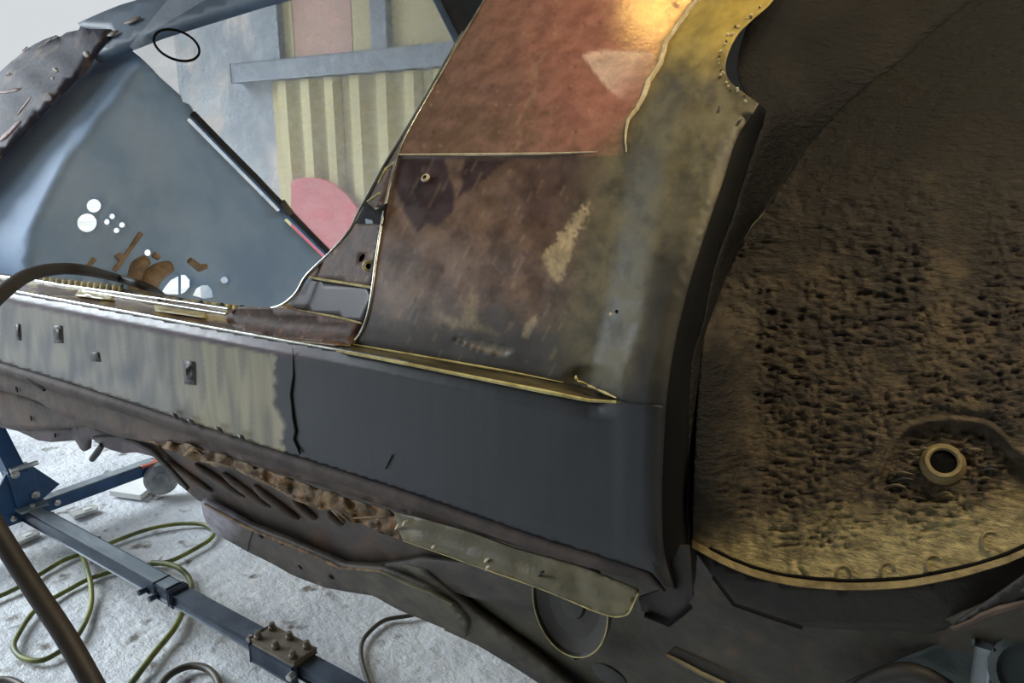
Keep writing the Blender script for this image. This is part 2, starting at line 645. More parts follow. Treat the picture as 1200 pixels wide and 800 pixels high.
# warm strip lamps under the roof; the near one is added fill
def strip_lamp(label, x, y, z, ln, gap, r, energy, mb):
    lamp = thing('strip_lamp', label, 'lamp', (x, y, z), 'warm strip lamps under the roof, the near one added as fill')
    beam('housing', (x - ln / 2 - .05, y, z + .04), (x + ln / 2 + .05, y, z + .04), gap * 3.2, 0.06, m_fix, lamp)
    for dy in (-gap, 0.0, gap):
        tube('lamp_tube', [(x - ln / 2, y + dy, z - .02), (x + ln / 2, y + dy, z - .02)], r, mb, lamp, seg=12)
    for dx in (-.4, .4):
        tube('hanger_rod', [(x + dx * ln, y, z + .07), (x + dx * ln, y, ZC)], 0.006, m_tool, lamp, seg=8)
    if not energy:
        return
    ld = bpy.data.lights.new('fill_lamp_light', 'AREA')
    ld.shape = 'RECTANGLE'
    ld.size, ld.size_y = ln, 0.3
    ld.energy = energy
    ld.color = (1.0, 0.87, 0.64)
    link(bpy.data.objects.new('fill_lamp_light', ld), lamp, (x, y, z - .05))


strip_lamp('white overhead lamp with three short yellow tubes hanging above the car body', -1.03, 1.37, 3.05, 0.22, 0.042, 0.011, 0, m_bulb2)
strip_lamp('added white fill lamp with three yellow tubes, unseen above the wheel arch', 0.62, 0.90, 3.1, 1.0, 0.11, 0.018, 27.0, m_bulb)  # unseen fill lamp, added to warm the wheelhouse and seam flange

# ------------------------------------------------------------------ the car body
car = thing('car_body', 'stripped car body shell hanging tilted over the floor, with primer, bare metal and old paint', 'car', (-0.9, 1.15, 0.6))
GT = [(0.9, 0.89), (1.385, 0.89), (1.45, 0.911), (1.55, 0.962), (1.65, 1.035), (1.70, 1.074), (1.95, 1.30), (2.45, 1.75), (3.2, 2.4)]
XA = [(-90, 850), (0, 806), (60, 778), (120, 756), (175, 735), (300, 714), (440, 690), (800, 690)]


def flare(px, py):
    return 0.040 * sstep(0, lerp(54, 40, sstep(380, 450, py)), px - interp(XA, py))


def side(px, py, off=0.0, fl=True):
    d = ray(px, py)
    f = flare(px, py) if fl else 0.0
    y = 1.0
    for _ in range(40):
        y = isoft(GT, EYE.z + d.z * y / d.y, 0.02) - f + off
    return EYE + d * (y / d.y)


HT = [(0.80, 0.80), (0.95, 0.84), (1.05, 0.905), (1.13, 0.965), (1.22, 1.005), (1.385, 1.075), (1.6, 1.21), (1.9, 1.45), (2.3, 1.80), (3.0, 2.4)]


def wallf(px, py, off=0.0):
    d = ray(px, py)
    y = 1.0
    cl_ = 0.10 * (1 - sstep(812, 900, px)) * sstep(300, 420, py) * (1 - 0.8 * sstep(560, 650, py))
    for _ in range(40):
        y = isoft(HT, EYE.z + d.z * y / d.y, 0.035) - cl_ + off
    return EYE + d * (y / d.y)


# --- quarter panel
DOOR = cr2([(412, 404), (425, 386), (434, 355), (440, 310), (447, 265), (456, 222), (464, 188), (475, 160), (500, 115), (540, 46), (568, 0), (622, -90)], 4)
CUT = cr2([(958, -90), (930, -40), (906, 0), (885, 20), (866, 38), (854, 60), (850, 80), (856, 96), (872, 109), (889, 121)], 4)
LIP = cr2([(889, 121), (880, 136), (863, 163), (847, 213), (830, 263), (818, 300), (806, 340), (796, 380), (788, 420), (782, 460), (779, 500), (777, 540), (776, 600), (779, 650), (790, 688)], 4)
QLOW = [(778, 686), (765, 672), (748, 560), (732, 490), (722, 467), (700, 459), (660, 449), (610, 439), (560, 430), (480, 416)]
QUART = DOOR + CUT + LIP[1:] + QLOW
BEAD = [(836, -40), (818, 0), (808, 10), (800, 22), (780, 50), (774, 74), (760, 96), (754, 114), (746, 128), (736, 140), (733, 158), (734, 178)]
PATCH1 = [(465, 184), (520, 184), (533, 225), (531, 248), (511, 266), (501, 262), (488, 274), (472, 244), (462, 216)]
PATCH2 = [(545, 186), (596, 186), (560, 215), (536, 230)]
CHALK = [(637, 303), (641, 292), (650, 287), (657, 272), (668, 264), (674, 250), (690, 238), (687, 256), (676, 275), (668, 300), (659, 326), (652, 331), (643, 318)]
SCAR1 = [(552, 344), (558, 344), (562, 378), (584, 392), (560, 388), (530, 384), (510, 366), (540, 374)]
SCAR2 = [(531, 397), (556, 399), (600, 409), (592, 417), (560, 410)]
SCAR3 = [(628, 368), (629, 378), (618, 397), (611, 394), (616, 378)]
PINK_REFLECTION = [(682, 64), (705, 59), (764, 60), (770, 75), (758, 100), (744, 118), (728, 117), (712, 104), (696, 84)]
C = {k: lin(*v) for k, v in dict(red=(164, 112, 98), redb=(134, 104, 92), brown=(118, 95, 80), brown2=(90, 72, 63), maroon=(50, 32, 38), grey=(54, 50, 46),
     slate=(58, 62, 68), khaki=(104, 98, 76), khakid=(78, 74, 61), yellow=(186, 160, 76), chalk=(186, 168, 132), pink_reflection=(226, 196, 178), metal=(146, 142, 134), metalg=(164, 156, 128), purple=(70, 54, 66)).items()}


def mixc(a, b, t):
    return tuple(a[i] + (b[i] - a[i]) * t for i in range(3))


def fn(px, py, s, o=0.0):
    return noise.noise(Vector((px / s, py / s, o)))


def soft(px, py, poly, w=2.5):
    if not (min(p[0] for p in poly) - 9 < px < max(p[0] for p in poly) + 9 and min(p[1] for p in poly) - 9 < py < max(p[1] for p in poly) + 9):
        return 0.0
    d = segdist(px, py, poly + poly[:1])
    return sstep(-w, w, d if pip(px, py, poly) else -d)


def qcol(px, py):
    n1 = fn(px, py, 40) * 0.5 + fn(px, py, 14, 5) * 0.35 + fn(px, py, 5, 9) * 0.25
    if py < 181:
        c = mixc(C['redb'], C['red'], sstep(520, 700, px + 60 * n1 - 0.2 * py))
        c = mixc(c, C['brown'], 0.85 * sstep(0.0, 0.45, n1 + (py - 90) / 240 + (560 - px) / 500))
        if fn(px, py, 3.2, 2) > 0.62 and fn(px, py, 60, 1) > -0.1:
            c = mixc(c, C['chalk'], 0.3)
        if abs(px - (640 - (py - 50) * 0.32) - 10 * fn(px, py, 30, 7)) < 3 and fn(px, py, 8, 3) > -0.1:
            c = mixc(c, C['chalk'], 0.18)
        c = mixc(c, C['pink_reflection'], 0.85 * soft(px, py, PINK_REFLECTION, 1.5) * (1 - sstep(0, 1, (px + py - 790) / 80)))  # pale reflection painted into the red paint
    else:
        c = mixc(C['brown'], C['brown2'], sstep(-0.3, 0.4, n1))
        c = mixc(c, C['maroon'], 0.5 * sstep(560, 640, px) * (1 - sstep(230, 330, py)))
        c = mixc(c, C['maroon'], 0.92 * max(soft(px, py, PATCH1), soft(px + 6 * n1, py + 6 * n1, PATCH2)))
        c = mixc(c, C['grey'], sstep(325, 405, py + 30 * n1))
    # primer blown over the arch flare
    xr = interp(XA, py)
    ka = sstep(-75, -5, px - xr + 18 * n1)
    k = lerp(sstep(-14, 8, px - interp([(y, x) for x, y in BEAD], py)), ka, sstep(110, 205, py + 20 * n1))
    pr = mixc(C['khaki'], C['khakid'], sstep(-0.2, 0.4, n1))
    pr = mixc(pr, C['yellow'], 0.85 * (1 - sstep(20, 110, py + 25 * n1)))
    pr = mixc(pr, lin(46, 44, 40), 0.92 * sstep(36, 66, px - xr) * sstep(200, 350, py))  # shade on the outer face of the flare, painted in
    pr = mixc(pr, lin(42, 44, 47), sstep(430, 480, py))
    c = mixc(c, pr, k)
    d = 6 * fn(px, py, 4, 3)
    ch = 0.75 + 0.5 * fn(px, py * .3, 3, 8)
    c = mixc(c, C['chalk'], 0.9 * ch * soft(px + d, py + d, CHALK))
    c = mixc(c, C['chalk'], 0.42 * ch * soft(px + d * .6, py, SCAR1, 5))
    c = mixc(c, C['chalk'], 0.3 * soft(px, py, SCAR2))
    c = mixc(c, C['chalk'], 0.6 * ch * soft(px, py, SCAR3))
    # hair scratches left by the sanding
    if fn((px + py * .5) / 2.2, (py - px * .1) / 26, 1, 3) > 0.45 and py > 185 and k < .6:
        c = mixc(c, C['chalk'], 0.12)
    if fn((px - py * .2) / 2.0, py / 18, 1, 13) > 0.6 and k < .6:
        c = mixc(c, C['maroon'], 0.35)
    r = lerp(0.09 if py < 181 else 0.40, 0.62, k)
    return (*c, lerp(r, .7, soft(px, py, CHALK)))


LIPY = [(y, x) for x, y in LIP]


def qsurf(px, py):
    o = 0.0
    if py < 260:   # filler right of the bead stands a little proud
        o -= 0.0022 * sstep(-2, 3, px - interp([(y, x) for x, y in BEAD], py)) * (1 - sstep(150, 230, py))
    o += 0.004 * sstep(180, 186, py) * (1 - sstep(186, 300, py)) * (1 - sstep(640, 720, px))     # swage line: lower face set back
    if pip(px, py, SCAR2):
        o += 0.003
    r = math.hypot((px - 690) / 30, (py - 444) / 16)
    o += 0.008 * (1 - sstep(0.3, 1.2, r))                                                       # crumpled corner
    if py > 135:
        o += 0.014 * max(0.0, 1 - (interp(LIPY, py) - px) / 26) ** 2.2
    o += 0.0012 * fn(px, py, 45, 4) * sstep(0, 160, py)
    o += 0.0015 * fn(px, py, 9, 4) * sstep(760, 800, px) * (1 - sstep(300, 400, py))            # hammered arch edge
    return side(px, py, o)


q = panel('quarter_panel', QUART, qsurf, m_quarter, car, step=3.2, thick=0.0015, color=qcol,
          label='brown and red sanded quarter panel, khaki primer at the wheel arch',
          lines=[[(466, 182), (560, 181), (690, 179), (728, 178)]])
# bright worn edges
sw = [side(x, y, -0.0015) for x, y in dens([(468, 181), (560, 181), (640, 180), (700, 178)], 8, False)]
tube('swage_edge', sw, [0.0016, 0.0026, 0.0022, 0.001], m_bead, q, seg=6)
tube('door_edge', [side(x, y, -0.001) for x, y in DOOR], 0.0028, m_silver, q, seg=8)
bd = [side(x + 1.2 * fn(x, y, 3), y, -0.004) for x, y in dens(BEAD, 4, False)]
tube('sealer_bead', bd, [0.0035, 0.0045, 0.004, 0.005, 0.0035, 0.0006], m_bead, q, seg=7)
for x, y, r in ((499, 209, 0.006),):
    p = side(x, y, -0.002)
    lathe('bolt_ring', [(0.0085, 0), (0.0085, 0.003), (0.006, 0.005), (0.004, 0.004), (0.004, 0.0)], p, (0, -0.75, 0.6), m_bead, q, 16)
    lathe('bolt_hole', [(0.004, 0.0), (0.004, 0.0043), (0.0001, 0.0043)], p, (0, -0.75, 0.6), m_black, q, 12)
for x, y in ((716, 368), (723, 365)):
    lathe('pin_hole', [(0.0026, 0), (0.0026, 0.0012), (0.0001, 0.0016)], side(x, y), (0, -0.9, 0.4), m_black if x > 720 else m_bead, q, 10)
# slotted holes near the arch tip
for pl in ([(846, 114), (850, 115), (841, 140), (836, 141)], [(869, 121), (873, 121), (871, 124), (867, 124)], [(866, 141), (870, 139), (867, 143), (863, 144)]):
    panel('slot', pl, lambda x, y: side(x, y, -0.0018), m_dark, q, step=6, thick=0.001)
m_wfk = mat('crumb_khaki', lin(120, 108, 70), lin(90, 80, 56), rough=0.6, nscale=30)
# torn glue along the cut edge
for i in range(26):
    t = i / 25
    x, y = CUT[int(10 + t * 24)]
    x -= random.uniform(3, 10)
    y += random.uniform(-3, 4)
    p = side(x, y, -0.003)
    lathe('sealer_crumb', [(0.0001, -0.001), (random.uniform(.0014, .0028), 0.0), (0.0015, 0.003), (0.0001, 0.0035)], p, (0, -0.74, 0.66), m_bead if i % 3 else m_wfk, q, 6)
# buckled metal at the end of the ledge
for a, b, r in (((676, 446), (688, 450), .002), ((688, 451), (700, 457), .0024), ((700, 456), (722, 466), .0022), ((675, 440), (678, 448), .0024)):
    pa, pb = side(a[0], a[1], -0.012), side(b[0], b[1], -0.010)
    tube('buckle', cr([pa, (pa + pb) / 2 + Vector((0, -0.004, 0.002)), pb], 4), [0.0008, r, 0.0008], m_gold, q, seg=6)

# --- arch lip return, outer strip and inner wall of the wheelhouse
BAND = cr2([(898, 132), (892, 150), (883, 180), (867, 230), (857, 263), (842, 300), (832, 340), (828, 366), (820, 396), (812, 420), (809, 460), (807, 520), (806, 580), (806, 640), (810, 700)], 4)
n = 60
ra = resample([side(x, y, 0.015) for x, y in LIP], n)
rb_ = resample([side(x, y, 0.055, False) for x, y in BAND], n)
loft('arch_return', [ra, [a.lerp(b, .5) + Vector((0.004, 0, 0)) for a, b in zip(ra, rb_)], rb_], m_black, car, thick=0.002)
OUT = [(1010, -120), (960, -60), (925, 0), (900, 50), (890, 95), (894, 130)] + BAND[1:]
OUT = cr2([(1000, -140), (930, -60), (885, 10), (866, 60), (868, 100), (896, 134), (892, 150)], 4)[:-1] + BAND[4:]
KC = cr2([(1330, -150), (1210, -60), (1150, -8), (1100, 30), (1053, 73), (1013, 103), (980, 133), (943, 177), (923, 207), (897, 247), (880, 267), (862, 300), (852, 320), (840, 346), (830, 368), (826, 384), (824, 405), (820, 440), (816, 500), (813, 560), (811, 640)], 4)
oc = resample([side(x, y, 0.05, False) for x, y in OUT], 70)
kc = resample([wallf(x, y, 0.006) for x, y in KC], 70)
rows = []
for j in range(15):
    t = j / 14
    r = []
    for i, (a, b) in enumerate(zip(oc, kc)):
        p = a.lerp(b, t)
        bul = 4 * t * (1 - t)
        p += Vector((0.0, 0.02 * bul, 0.004 * noise.noise(p * 30)))
        r.append(p)
    rows.append(r)
cs = [mixc(lin(14, 13, 13), lin(32, 29, 27), max(0, min(1, .5 + noise.noise(p * 14)))) for r in rows for p in r]
loft('wheelhouse_outer', rows, m_arch, car, thick=0.002, cols=cs)
# inner wall with its wrinkled underseal
WBOT = cr2([(811, 640), (844, 658), (880, 673), (920, 683), (960, 688), (1000, 690), (1060, 687), (1120, 676), (1160, 665), (1200, 650), (1320, 590)], 3)
WALL = KC + WBOT[1:] + [(1330, 300)]
REC = cr2([(1024, 566), (1032, 548), (1046, 522), (1062, 504), (1090, 495), (1125, 494), (1158, 500), (1176, 515), (1192, 530), (1230, 545), (1230, 600), (1160, 580), (1100, 590), (1060, 585)], 4, True)
RIDGE = cr2([(1024, 566), (1032, 548), (1046, 520), (1062, 502), (1090, 493), (1125, 492), (1158, 498), (1178, 514), (1196, 531), (1240, 545)], 4)
LAP = cr2([(1030, 556), (1012, 570), (990, 594), (965, 618), (944, 642), (934, 656), (936, 666), (944, 674)], 4)


def wrink(px, py):
    xx = px + 14 * fn(px, py, 50, 1)
    a = noise.noise(Vector((xx / 19, (py + 0.10 * px) / 6.5, 0)))
    b = noise.noise(Vector((xx / 11, (py + 0.15 * px) / 4.4, 7)))
    r = (1 - abs(a) * 2.2) * 0.6 + (1 - abs(b) * 2) * 0.4
    m = sstep(-0.35, 0.25, fn(px, py, 90, 3) + 0.25)
    m *= sstep(150, 330, py) * (1 - 0.92 * sstep(0, 60, py - interp([(800, 560), (930, 625), (1000, 615), (1080, 600), (1200, 560)], px)))
    m *= sstep(818, 860, px)
    if 1000 < px < 1240 and 470 < py < 620:
        m *= lerp(.12, 1, sstep(4, 16, segdist(px, py, RIDGE)))
    return r * m


def wsurf(px, py):
    o = -0.0105 * wrink(px, py) + 0.0008 * fn(px, py, 6, 2)
    d = segdist(px, py, RIDGE) if 980 < px < 1260 and 470 < py < 620 else 99
    if pip(px, py, REC):
        o += 0.015 * sstep(0, 16, d)
    if d < 9:
        o -= 0.006 * (1 - sstep(0, 7, d))
    if 900 < px < 1040 and 540 < py < 690:
        d2 = segdist(px, py, LAP)
        if d2 < 6:
            o += 0.005 * (1 - sstep(0, 4.5, d2))
    return wallf(px, py, o)


def wcol(px, py):
    n1 = fn(px, py, 60, 2) * .6 + fn(px, py, 18, 6) * .4
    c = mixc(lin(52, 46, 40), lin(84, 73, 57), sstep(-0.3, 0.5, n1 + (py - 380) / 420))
    c = mixc(c, lin(15, 14, 14), 0.97 * (1 - sstep(60, 380, py + 60 * n1)))  # black underseal toward the top, with light fall-off darkened into it
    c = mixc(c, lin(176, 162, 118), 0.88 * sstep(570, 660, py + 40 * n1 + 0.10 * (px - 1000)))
    c = mixc(c, lin(11, 11, 11), 0.97 * (1 - sstep(826, 915, px + 22 * n1 + .1 * (py - 480))) * sstep(370, 430, py) * (1 - sstep(560, 660, py)))  # shadow along the front edge painted into the wall colour
    return c


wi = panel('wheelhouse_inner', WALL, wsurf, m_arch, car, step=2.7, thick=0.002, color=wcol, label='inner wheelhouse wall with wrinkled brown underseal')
RX = cr2([(1329, -150), (1420, -190), (1520, -180), (1600, -100), (1660, 60), (1690, 260), (1690, 440), (1640, 520), (1560, 545), (1440, 560), (1330, 590)], 3)
panel('wheelhouse_rear', RX + [(1326, 560), (1326, 300)], lambda x, y: wallf(x, y, .0015 * fn(x, y, 12, 3)), m_arch, car, step=11, thick=0.002, color=wcol)
# flange along the bottom of the wall
fa = [wallf(x, y - 8, 0.002) for x, y in WBOT]
fb = [wallf(x, y - 7, -0.007) for x, y in WBOT]
fc = [wallf(x, y + 1, -0.009) for x, y in WBOT]
fd = [wallf(x, y + 2, 0.004) for x, y in WBOT]
m_wfd = mat('curl_brown', lin(104, 92, 66), lin(78, 68, 50), rough=0.5, nscale=30)
m_wf = mat('flange_khaki', lin(150, 134, 92), lin(112, 98, 66), rough=0.4, nscale=30, bump=0.003, bscale=90)
loft('bottom_flange', [fa, fb, fc, fd], m_wf, wi, smooth=False)
tube('flange_gap', [wallf(x, y - 10 + 1.2 * fn(x, y, 7), -0.001) for x, y in WBOT[2:]], 0.0026, m_black, wi, seg=6)
for x, y, r, a0 in ((990, 671, .010, -1.6), (1042, 668, .010, -1.2), (1096, 660, .011, -0.7), (1163, 633, .012, -0.3)):
    p = wallf(x, y, -0.001)
    lathe('spot_weld', [(r, 0), (r * 1.02, 0.003), (r * .8, 0.0035), (r * .76, 0)], p, (0, -0.82, 0.55), m_wf, wi, 16, arc=(a0, a0 + 3.8))
# threaded boss
bp = wallf(1105, 543, 0.006)
bax = Vector((0.05, -0.80, 0.55))
bo = lathe('threaded_boss', [(0.027, -0.008), (0.026, 0.003), (0.0235, 0.006), (0.0222, 0.012), (0.0207, 0.014), (0.0172, 0.014), (0.0154, 0.012), (0.0152, -0.004)], bp, bax, m_wf, wi, 22)
lathe('boss_hole', [(0.0153, 0.009), (0.0001, 0.009)], bp, bax, m_black, bo, 20)
for i in range(18):
    a = random.uniform(0, 6.28)
    x, y = 1105 + 52 * math.cos(a) * random.uniform(.9, 1.3), 552 + 30 * math.sin(a) * random.uniform(.9, 1.3)
    l = random.uniform(12, 30)
    tube('underseal_curl', cr([wallf(x - l / 2, y + 2, 0.006), wallf(x, y - 1.5 + random.uniform(-2, 2), 0.003), wallf(x + l / 2, y + random.uniform(0, 3), 0.006)], 4), [0.0006, 0.0022, 0.0008], m_wfd if i % 2 else m_dark, wi, seg=6)

# --- sill
TOP = [(-260, 288), (-100, 317), (20, 343), (130, 363), (240, 383), (330, 399), (400, 411), (480, 426), (560, 442), (640, 458), (690, 468), (722, 470)]
BOT = [(-260, 345), (-100, 393), (0, 424), (90, 451), (180, 480), (320, 526), (460, 570), (640, 632), (760, 669), (766, 674)]
SILL = TOP + [(750, 474), (778, 476), (776, 540), (775, 600), (778, 650)] + [(774, 676)] + BOT[::-1][1:]


def scol(px, py):
    n1 = fn(px, py, 30) * .5 + fn(px, py * .25, 9, 4) * .5
    top = interp([(a, b) for a, b in TOP], px)
    edge = 322 + 8 * fn(px * .3, py, 9, 3) + 10 * sstep(470, 500, py)
    c = mixc(C['metal'], lin(104, 108, 112), sstep(-.2, .4, n1))
    c = mixc(c, C['metalg'], 0.9 * sstep(170, 260, px + 40 * n1))
    c = mixc(c, lin(84, 88, 92), 0.5 * sstep(.05, .3, fn(px, py * .12, 11, 8)))
    c = mixc(c, mixc(lin(46, 49, 55), lin(40, 42, 46), sstep(400, 700, px)), sstep(-2.5, 2.5, px - edge))
    c = mixc(c, C['purple'], (1 - sstep(-2.5, 2.5, py - (top + 14 + 4 * sstep(0, 240, px) + 2 * fn(px, py, 12)))) * (1 - sstep(330, 400, px)))
    return c


def ssurf(px, py):
    top = interp(TOP, px)
    bot = interp(BOT, px)
    t = (py - top) / max(bot - top, 1)
    y = 0.85 + 0.012 * max(0, .12 - t) / .12 * (1 - sstep(700, 725, px)) + 0.004 * sstep(.86, 1.0, t) - 0.0015 * sstep(715, 735, px) + 0.0135 * max(0.0, 1 - (interp(LIPY, py) - px) / 26) ** 2.2 + 0.001 * fn(px, py, 60, 2)
    return on_y(y)(px, py)


sl = panel('sill_panel', SILL, ssurf, m_sill, car, step=3.6, thick=0.002, color=scol, label='sill panel, bare grey metal in front and dark slate paint behind')
tube('top_edge', [on_y(0.862)(x, y - 1) for x, y in dens(TOP[:8], 10, False)], [0.0052, 0.0048, 0.004, 0.0025], m_silver, sl, seg=8)
# square plugs
for pl in ([(214, 422), (228, 424), (229, 451), (216, 450)], [(61, 380), (73, 382), (74, 402), (63, 402)], [(17, 379), (23, 380), (24, 399), (18, 398)]):
    pg = panel('square_plug', pl, lambda x, y: on_y(0.8485)(x, y), m_plug, sl, step=8, thick=0.001)
    c0 = [sum(p[i] for p in pl) / 4 for i in (0, 1)]
    pi = [(c0[0] + (x - c0[0]) * .55, c0[1] + (y - c0[1]) * .6) for x, y in pl]
    panel('plug_core', pi, lambda x, y: on_y(0.8472)(x, y), m_dark, pg, step=8, thick=0.001)
panel('smudge_plug', [(104, 412), (116, 413), (118, 424), (106, 423)], lambda x, y: on_y(0.849)(x, y), m_plug, sl, step=8, thick=0.0006)
# joint crack between front and rear sill sections
ck = [(343, 408), (344, 440), (341, 462), (344, 490), (347, 505), (345, 514), (352, 532)]
tube('joint_crack', [on_y(0.849)(x, y) for x, y in dens(ck, 6, False)], [0.0006, 0.001, 0.0028, 0.0022, 0.003, 0.0035, 0.002], m_black, sl, seg=6)
tube('chip', [on_y(0.848)(x, y) for x, y in ((460, 533), (456, 541), (452, 549))], 0.0012, m_black, sl, seg=5)
for x, y in ((205, 487), (224, 494), (257, 503), (283, 512)):
    tube('paint_blister', [on_y(0.846)(x - 4, y - 3), on_y(0.844)(x, y), on_y(0.846)(x + 4, y + 4)], [0.002, 0.005, 0.002], m_plug, sl, seg=7)
# rolled lower edge
rp, rr_ = [], []
for x, y in dens(BOT[:-1], 12, False):
    r = interp([(-260, .024), (0, .019), (200, .0165), (400, .014), (640, .0125), (720, .011), (760, .008)], x)
    rp.append(on_y(0.860)(x, y - 1) - Vector((0, 0, r)))
    rr_.append(r)
rp.append(on_y(0.86)(779, 693))
rr_.append(.003)
tube('sill_roll', rp, rr_, m_lip, car, seg=14, label='rounded lower edge of the sill')
tube('sill_slot', [on_y(0.842)(31, 443), on_y(0.842)(52, 457)], [0.0015, 0.004], m_black, sl, seg=6)
# ledge between sill and quarter panel
LT = [(405, 401), (480, 414), (560, 428), (610, 437), (660, 447), (700, 457), (724, 466)]
LB = [(395, 411), (480, 427), (560, 443), (640, 459), (690, 469), (722, 471), (728, 472)]
la = resample([on_y(0.892)(x, y) for x, y in LT], 50)
lb = resample([on_y(0.849)(x, y) for x, y in LB], 50)
m_ledge = mat('ledge_gold', lin(88, 80, 56), lin(40, 36, 30), rough=0.32, nscale=20, stretch=(0.3, 2, 2), coat=0.2, bump=0.001, bscale=60)
rows = []
for j in range(7):
    t = j / 6
    rows.append([a.lerp(b, t) + Vector((0, 0, -0.004 * math.sin(math.pi * t) + 0.0015 * noise.noise(a * 40 + Vector((0, t * 6, 0))))) for a, b in zip(la, lb)])
lg = loft('sill_ledge', rows, m_ledge, car, thick=0.002, label='narrow ledge above the sill, warm lamp light put into its golden edges')
tube('ledge_glint', [on_y(0.888)(x, y + 1) for x, y in dens(LT[:5], 10, False)], [0.001, 0.0022, 0.0022, 0.002, 0.0006], m_gold, lg, seg=6)  # bright gold lines: lamp light on the ledge, built as thin tubes
tube('ledge_glint', [on_y(0.849)(x, y) for x, y in dens(LB[:-1], 10, False)], [0.002, 0.003, 0.003, 0.0035, 0.002], m_gold, lg, seg=6)

# --- door step and B-post jamb
INN = cr2([(545, 38), (535, 54), (501, 114), (474, 159), (450, 198), (429, 237), (421, 252), (412, 270), (390, 295), (362, 322), (350, 342), (336, 355), (320, 361), (300, 362), (280, 358), (240, 352), (170, 341), (100, 331), (40, 324), (0, 319), (-120, 300), (-260, 280)], 4)


def jin(px, py):
    return side(px, py, 0.085 * sstep(40, 260, py) + 0.012, False)


DR = DOOR[::-1]
DR = [p for p in DR if p[1] > 60]
top_in = [p for p in INN if p[0] > 300]
NJ = 90
jo = resample([side(x, y, 0.004) for x, y in DR], NJ)
ji = resample([jin(x, y) for x, y in top_in if y > 56], NJ)
STEPO = [(-260, 287), (-100, 316), (20, 342), (130, 362), (240, 382), (330, 398), (411, 405)]
STEPI = [(-260, 281), (-120, 301), (0, 320), (100, 332), (170, 342), (240, 353), (280, 359), (306, 362)]
# jamb: the post face between the two bright edges, in three steps
JP = on_plane(side(440, 310, 0.004), (side(415, 400, 0.004) - side(440, 310, 0.004)).cross(jin(375, 308) - side(440, 310, 0.004)).normalized())
JU = [p for p in top_in if 262 <= p[1] <= 326] + [(362, 326), (400, 331), (437, 337)] + [p for p in DOOR[::-1] if 337 > p[1] > 262][::-1]


def jsurf(off):
    def f(px, py):
        p = JP(px, py)
        return p + (p - EYE).normalized() * off
    return f


ju = panel('post_face', [(406, 280), (388, 296), (362, 323), (364, 327), (400, 331), (437, 337), (440, 310), (446, 270), (448, 262), (417, 262)], jsurf(0.0), m_jamb, car, step=7, thick=0.002,
           holes=[[(424 + 4 * math.cos(a) * .8 + 2 * math.sin(a), 302 - 5 * math.sin(a)) for a in [k * math.pi / 6 for k in range(12)]]], label='brown jamb of the door post with holes')
plate('added_hole_backing', [jsurf(.03)(x, y) for x, y in ((395, 300), (444, 280), (440, 325), (380, 318))], .002, m_black, car)  # black sheet added so the jamb hole reads as dark
panel('post_recess', [(364, 327), (400, 332), (437, 337), (434, 355), (424, 380), (380, 370), (335, 361), (350, 343)], jsurf(0.012), m_jambd, car, step=8, thick=0.002)
tube('recess_edge', [jsurf(-0.001)(x, y) for x, y in ((363, 325), (380, 328), (400, 331), (437, 337))], 0.0028, m_gold, ju, seg=6)
tube('recess_edge', [jsurf(0.008)(x, y) for x, y in ((333, 361), (360, 366), (390, 371), (412, 376), (424, 379))], [0.003, 0.0035, 0.003, 0.002], m_gold, ju, seg=6)
pr = jsurf(-0.001)(433, 312)
nr = (EYE - pr).normalized() + Vector((-0.5, 0, 0.0))
for r in (0.0135, 0.0095):
    lathe('grommet_ring', [(r, 0), (r, 0.003), (r - .002, 0.004), (r - .003, 0.003), (r - .003, 0)], pr, nr, m_gold, ju, 22, sx=0.8)
lathe('grommet_hole', [(0.0065, 0.002), (0.0001, 0.002)], pr, nr, m_black, ju, 18, sx=0.8)
# dark striker pocket and upper sliver
panel('striker_pocket', [(429, 237), (421, 252), (412, 270), (404, 284), (424, 281), (445, 284), (449, 262), (453, 238), (440, 246)], jsurf(0.006), m_black, car, step=7, thick=0.002)
plate('striker_plate', [jsurf(0.003)(x, y) for x, y in ((428, 256), (436, 258), (440, 274), (430, 273))], 0.002, m_pillar, ju)
us = [p for p in INN if 50 < p[1] < 245]
du = [p for p in DOOR[::-1] if 52 < p[1] < 245]
loft('post_sliver', [resample([side(x, y, .003) for x, y in du], 30), resample([jin(x, y) for x, y in us], 30)], m_jamb, car, thick=0.002)
for a, b in (((467, 187), (452, 198)), ((445, 226), (431, 236)), ((452, 198), (444, 214))):
    tube('gold_tab', [side(a[0], a[1], .01), side(b[0], b[1], .03)], 0.003, m_gold, ju, seg=6)
tube('post_edge', [jin(x, y) - Vector((0, 0.004, 0)) for x, y in INN if x > 318], 0.0042, m_silver, car, seg=8, label='bright worn edge of the door opening')
# step
so = resample([on_y(0.865)(x, y) for x, y in STEPO], 80)
s1 = resample([on_y(0.985)(x, y) for x, y in STEPI + [(336, 355)]], 80)
rows = []
for j in range(13):
    t = j / 12
    rr = []
    for a, b in zip(so, s1):
        p = a.lerp(b, t)
        p.z += -0.005 * sstep(.0, .15, t) * (1 - sstep(.45, .6, t)) + 0.003 * noise.noise(p * 25)
        rr.append(p)
    rows.append(rr)
st = loft('door_step', rows, m_step, car, thick=0.002, label='worn brown and gold door step on top of the sill')
# lower jamb foot joining step and post
panel('step_foot', [(306, 360), (336, 361), (380, 370), (424, 380), (416, 398), (408, 406), (380, 407), (330, 398), (280, 389), (262, 372), (280, 359)], lambda x, y: on_y(0.905 - 0.04 * sstep(-22, 10, y - interp(STEPO, x)))(x, y), m_jamb, car, step=8, thick=0.002)


def stp(px, py, lift=0.003):
    t = (interp(STEPO, px) - py) / max(interp(STEPO, px) - interp(STEPI, px), 1)
    return on_y(lerp(0.865, 0.985, t) - lift)(px, py)


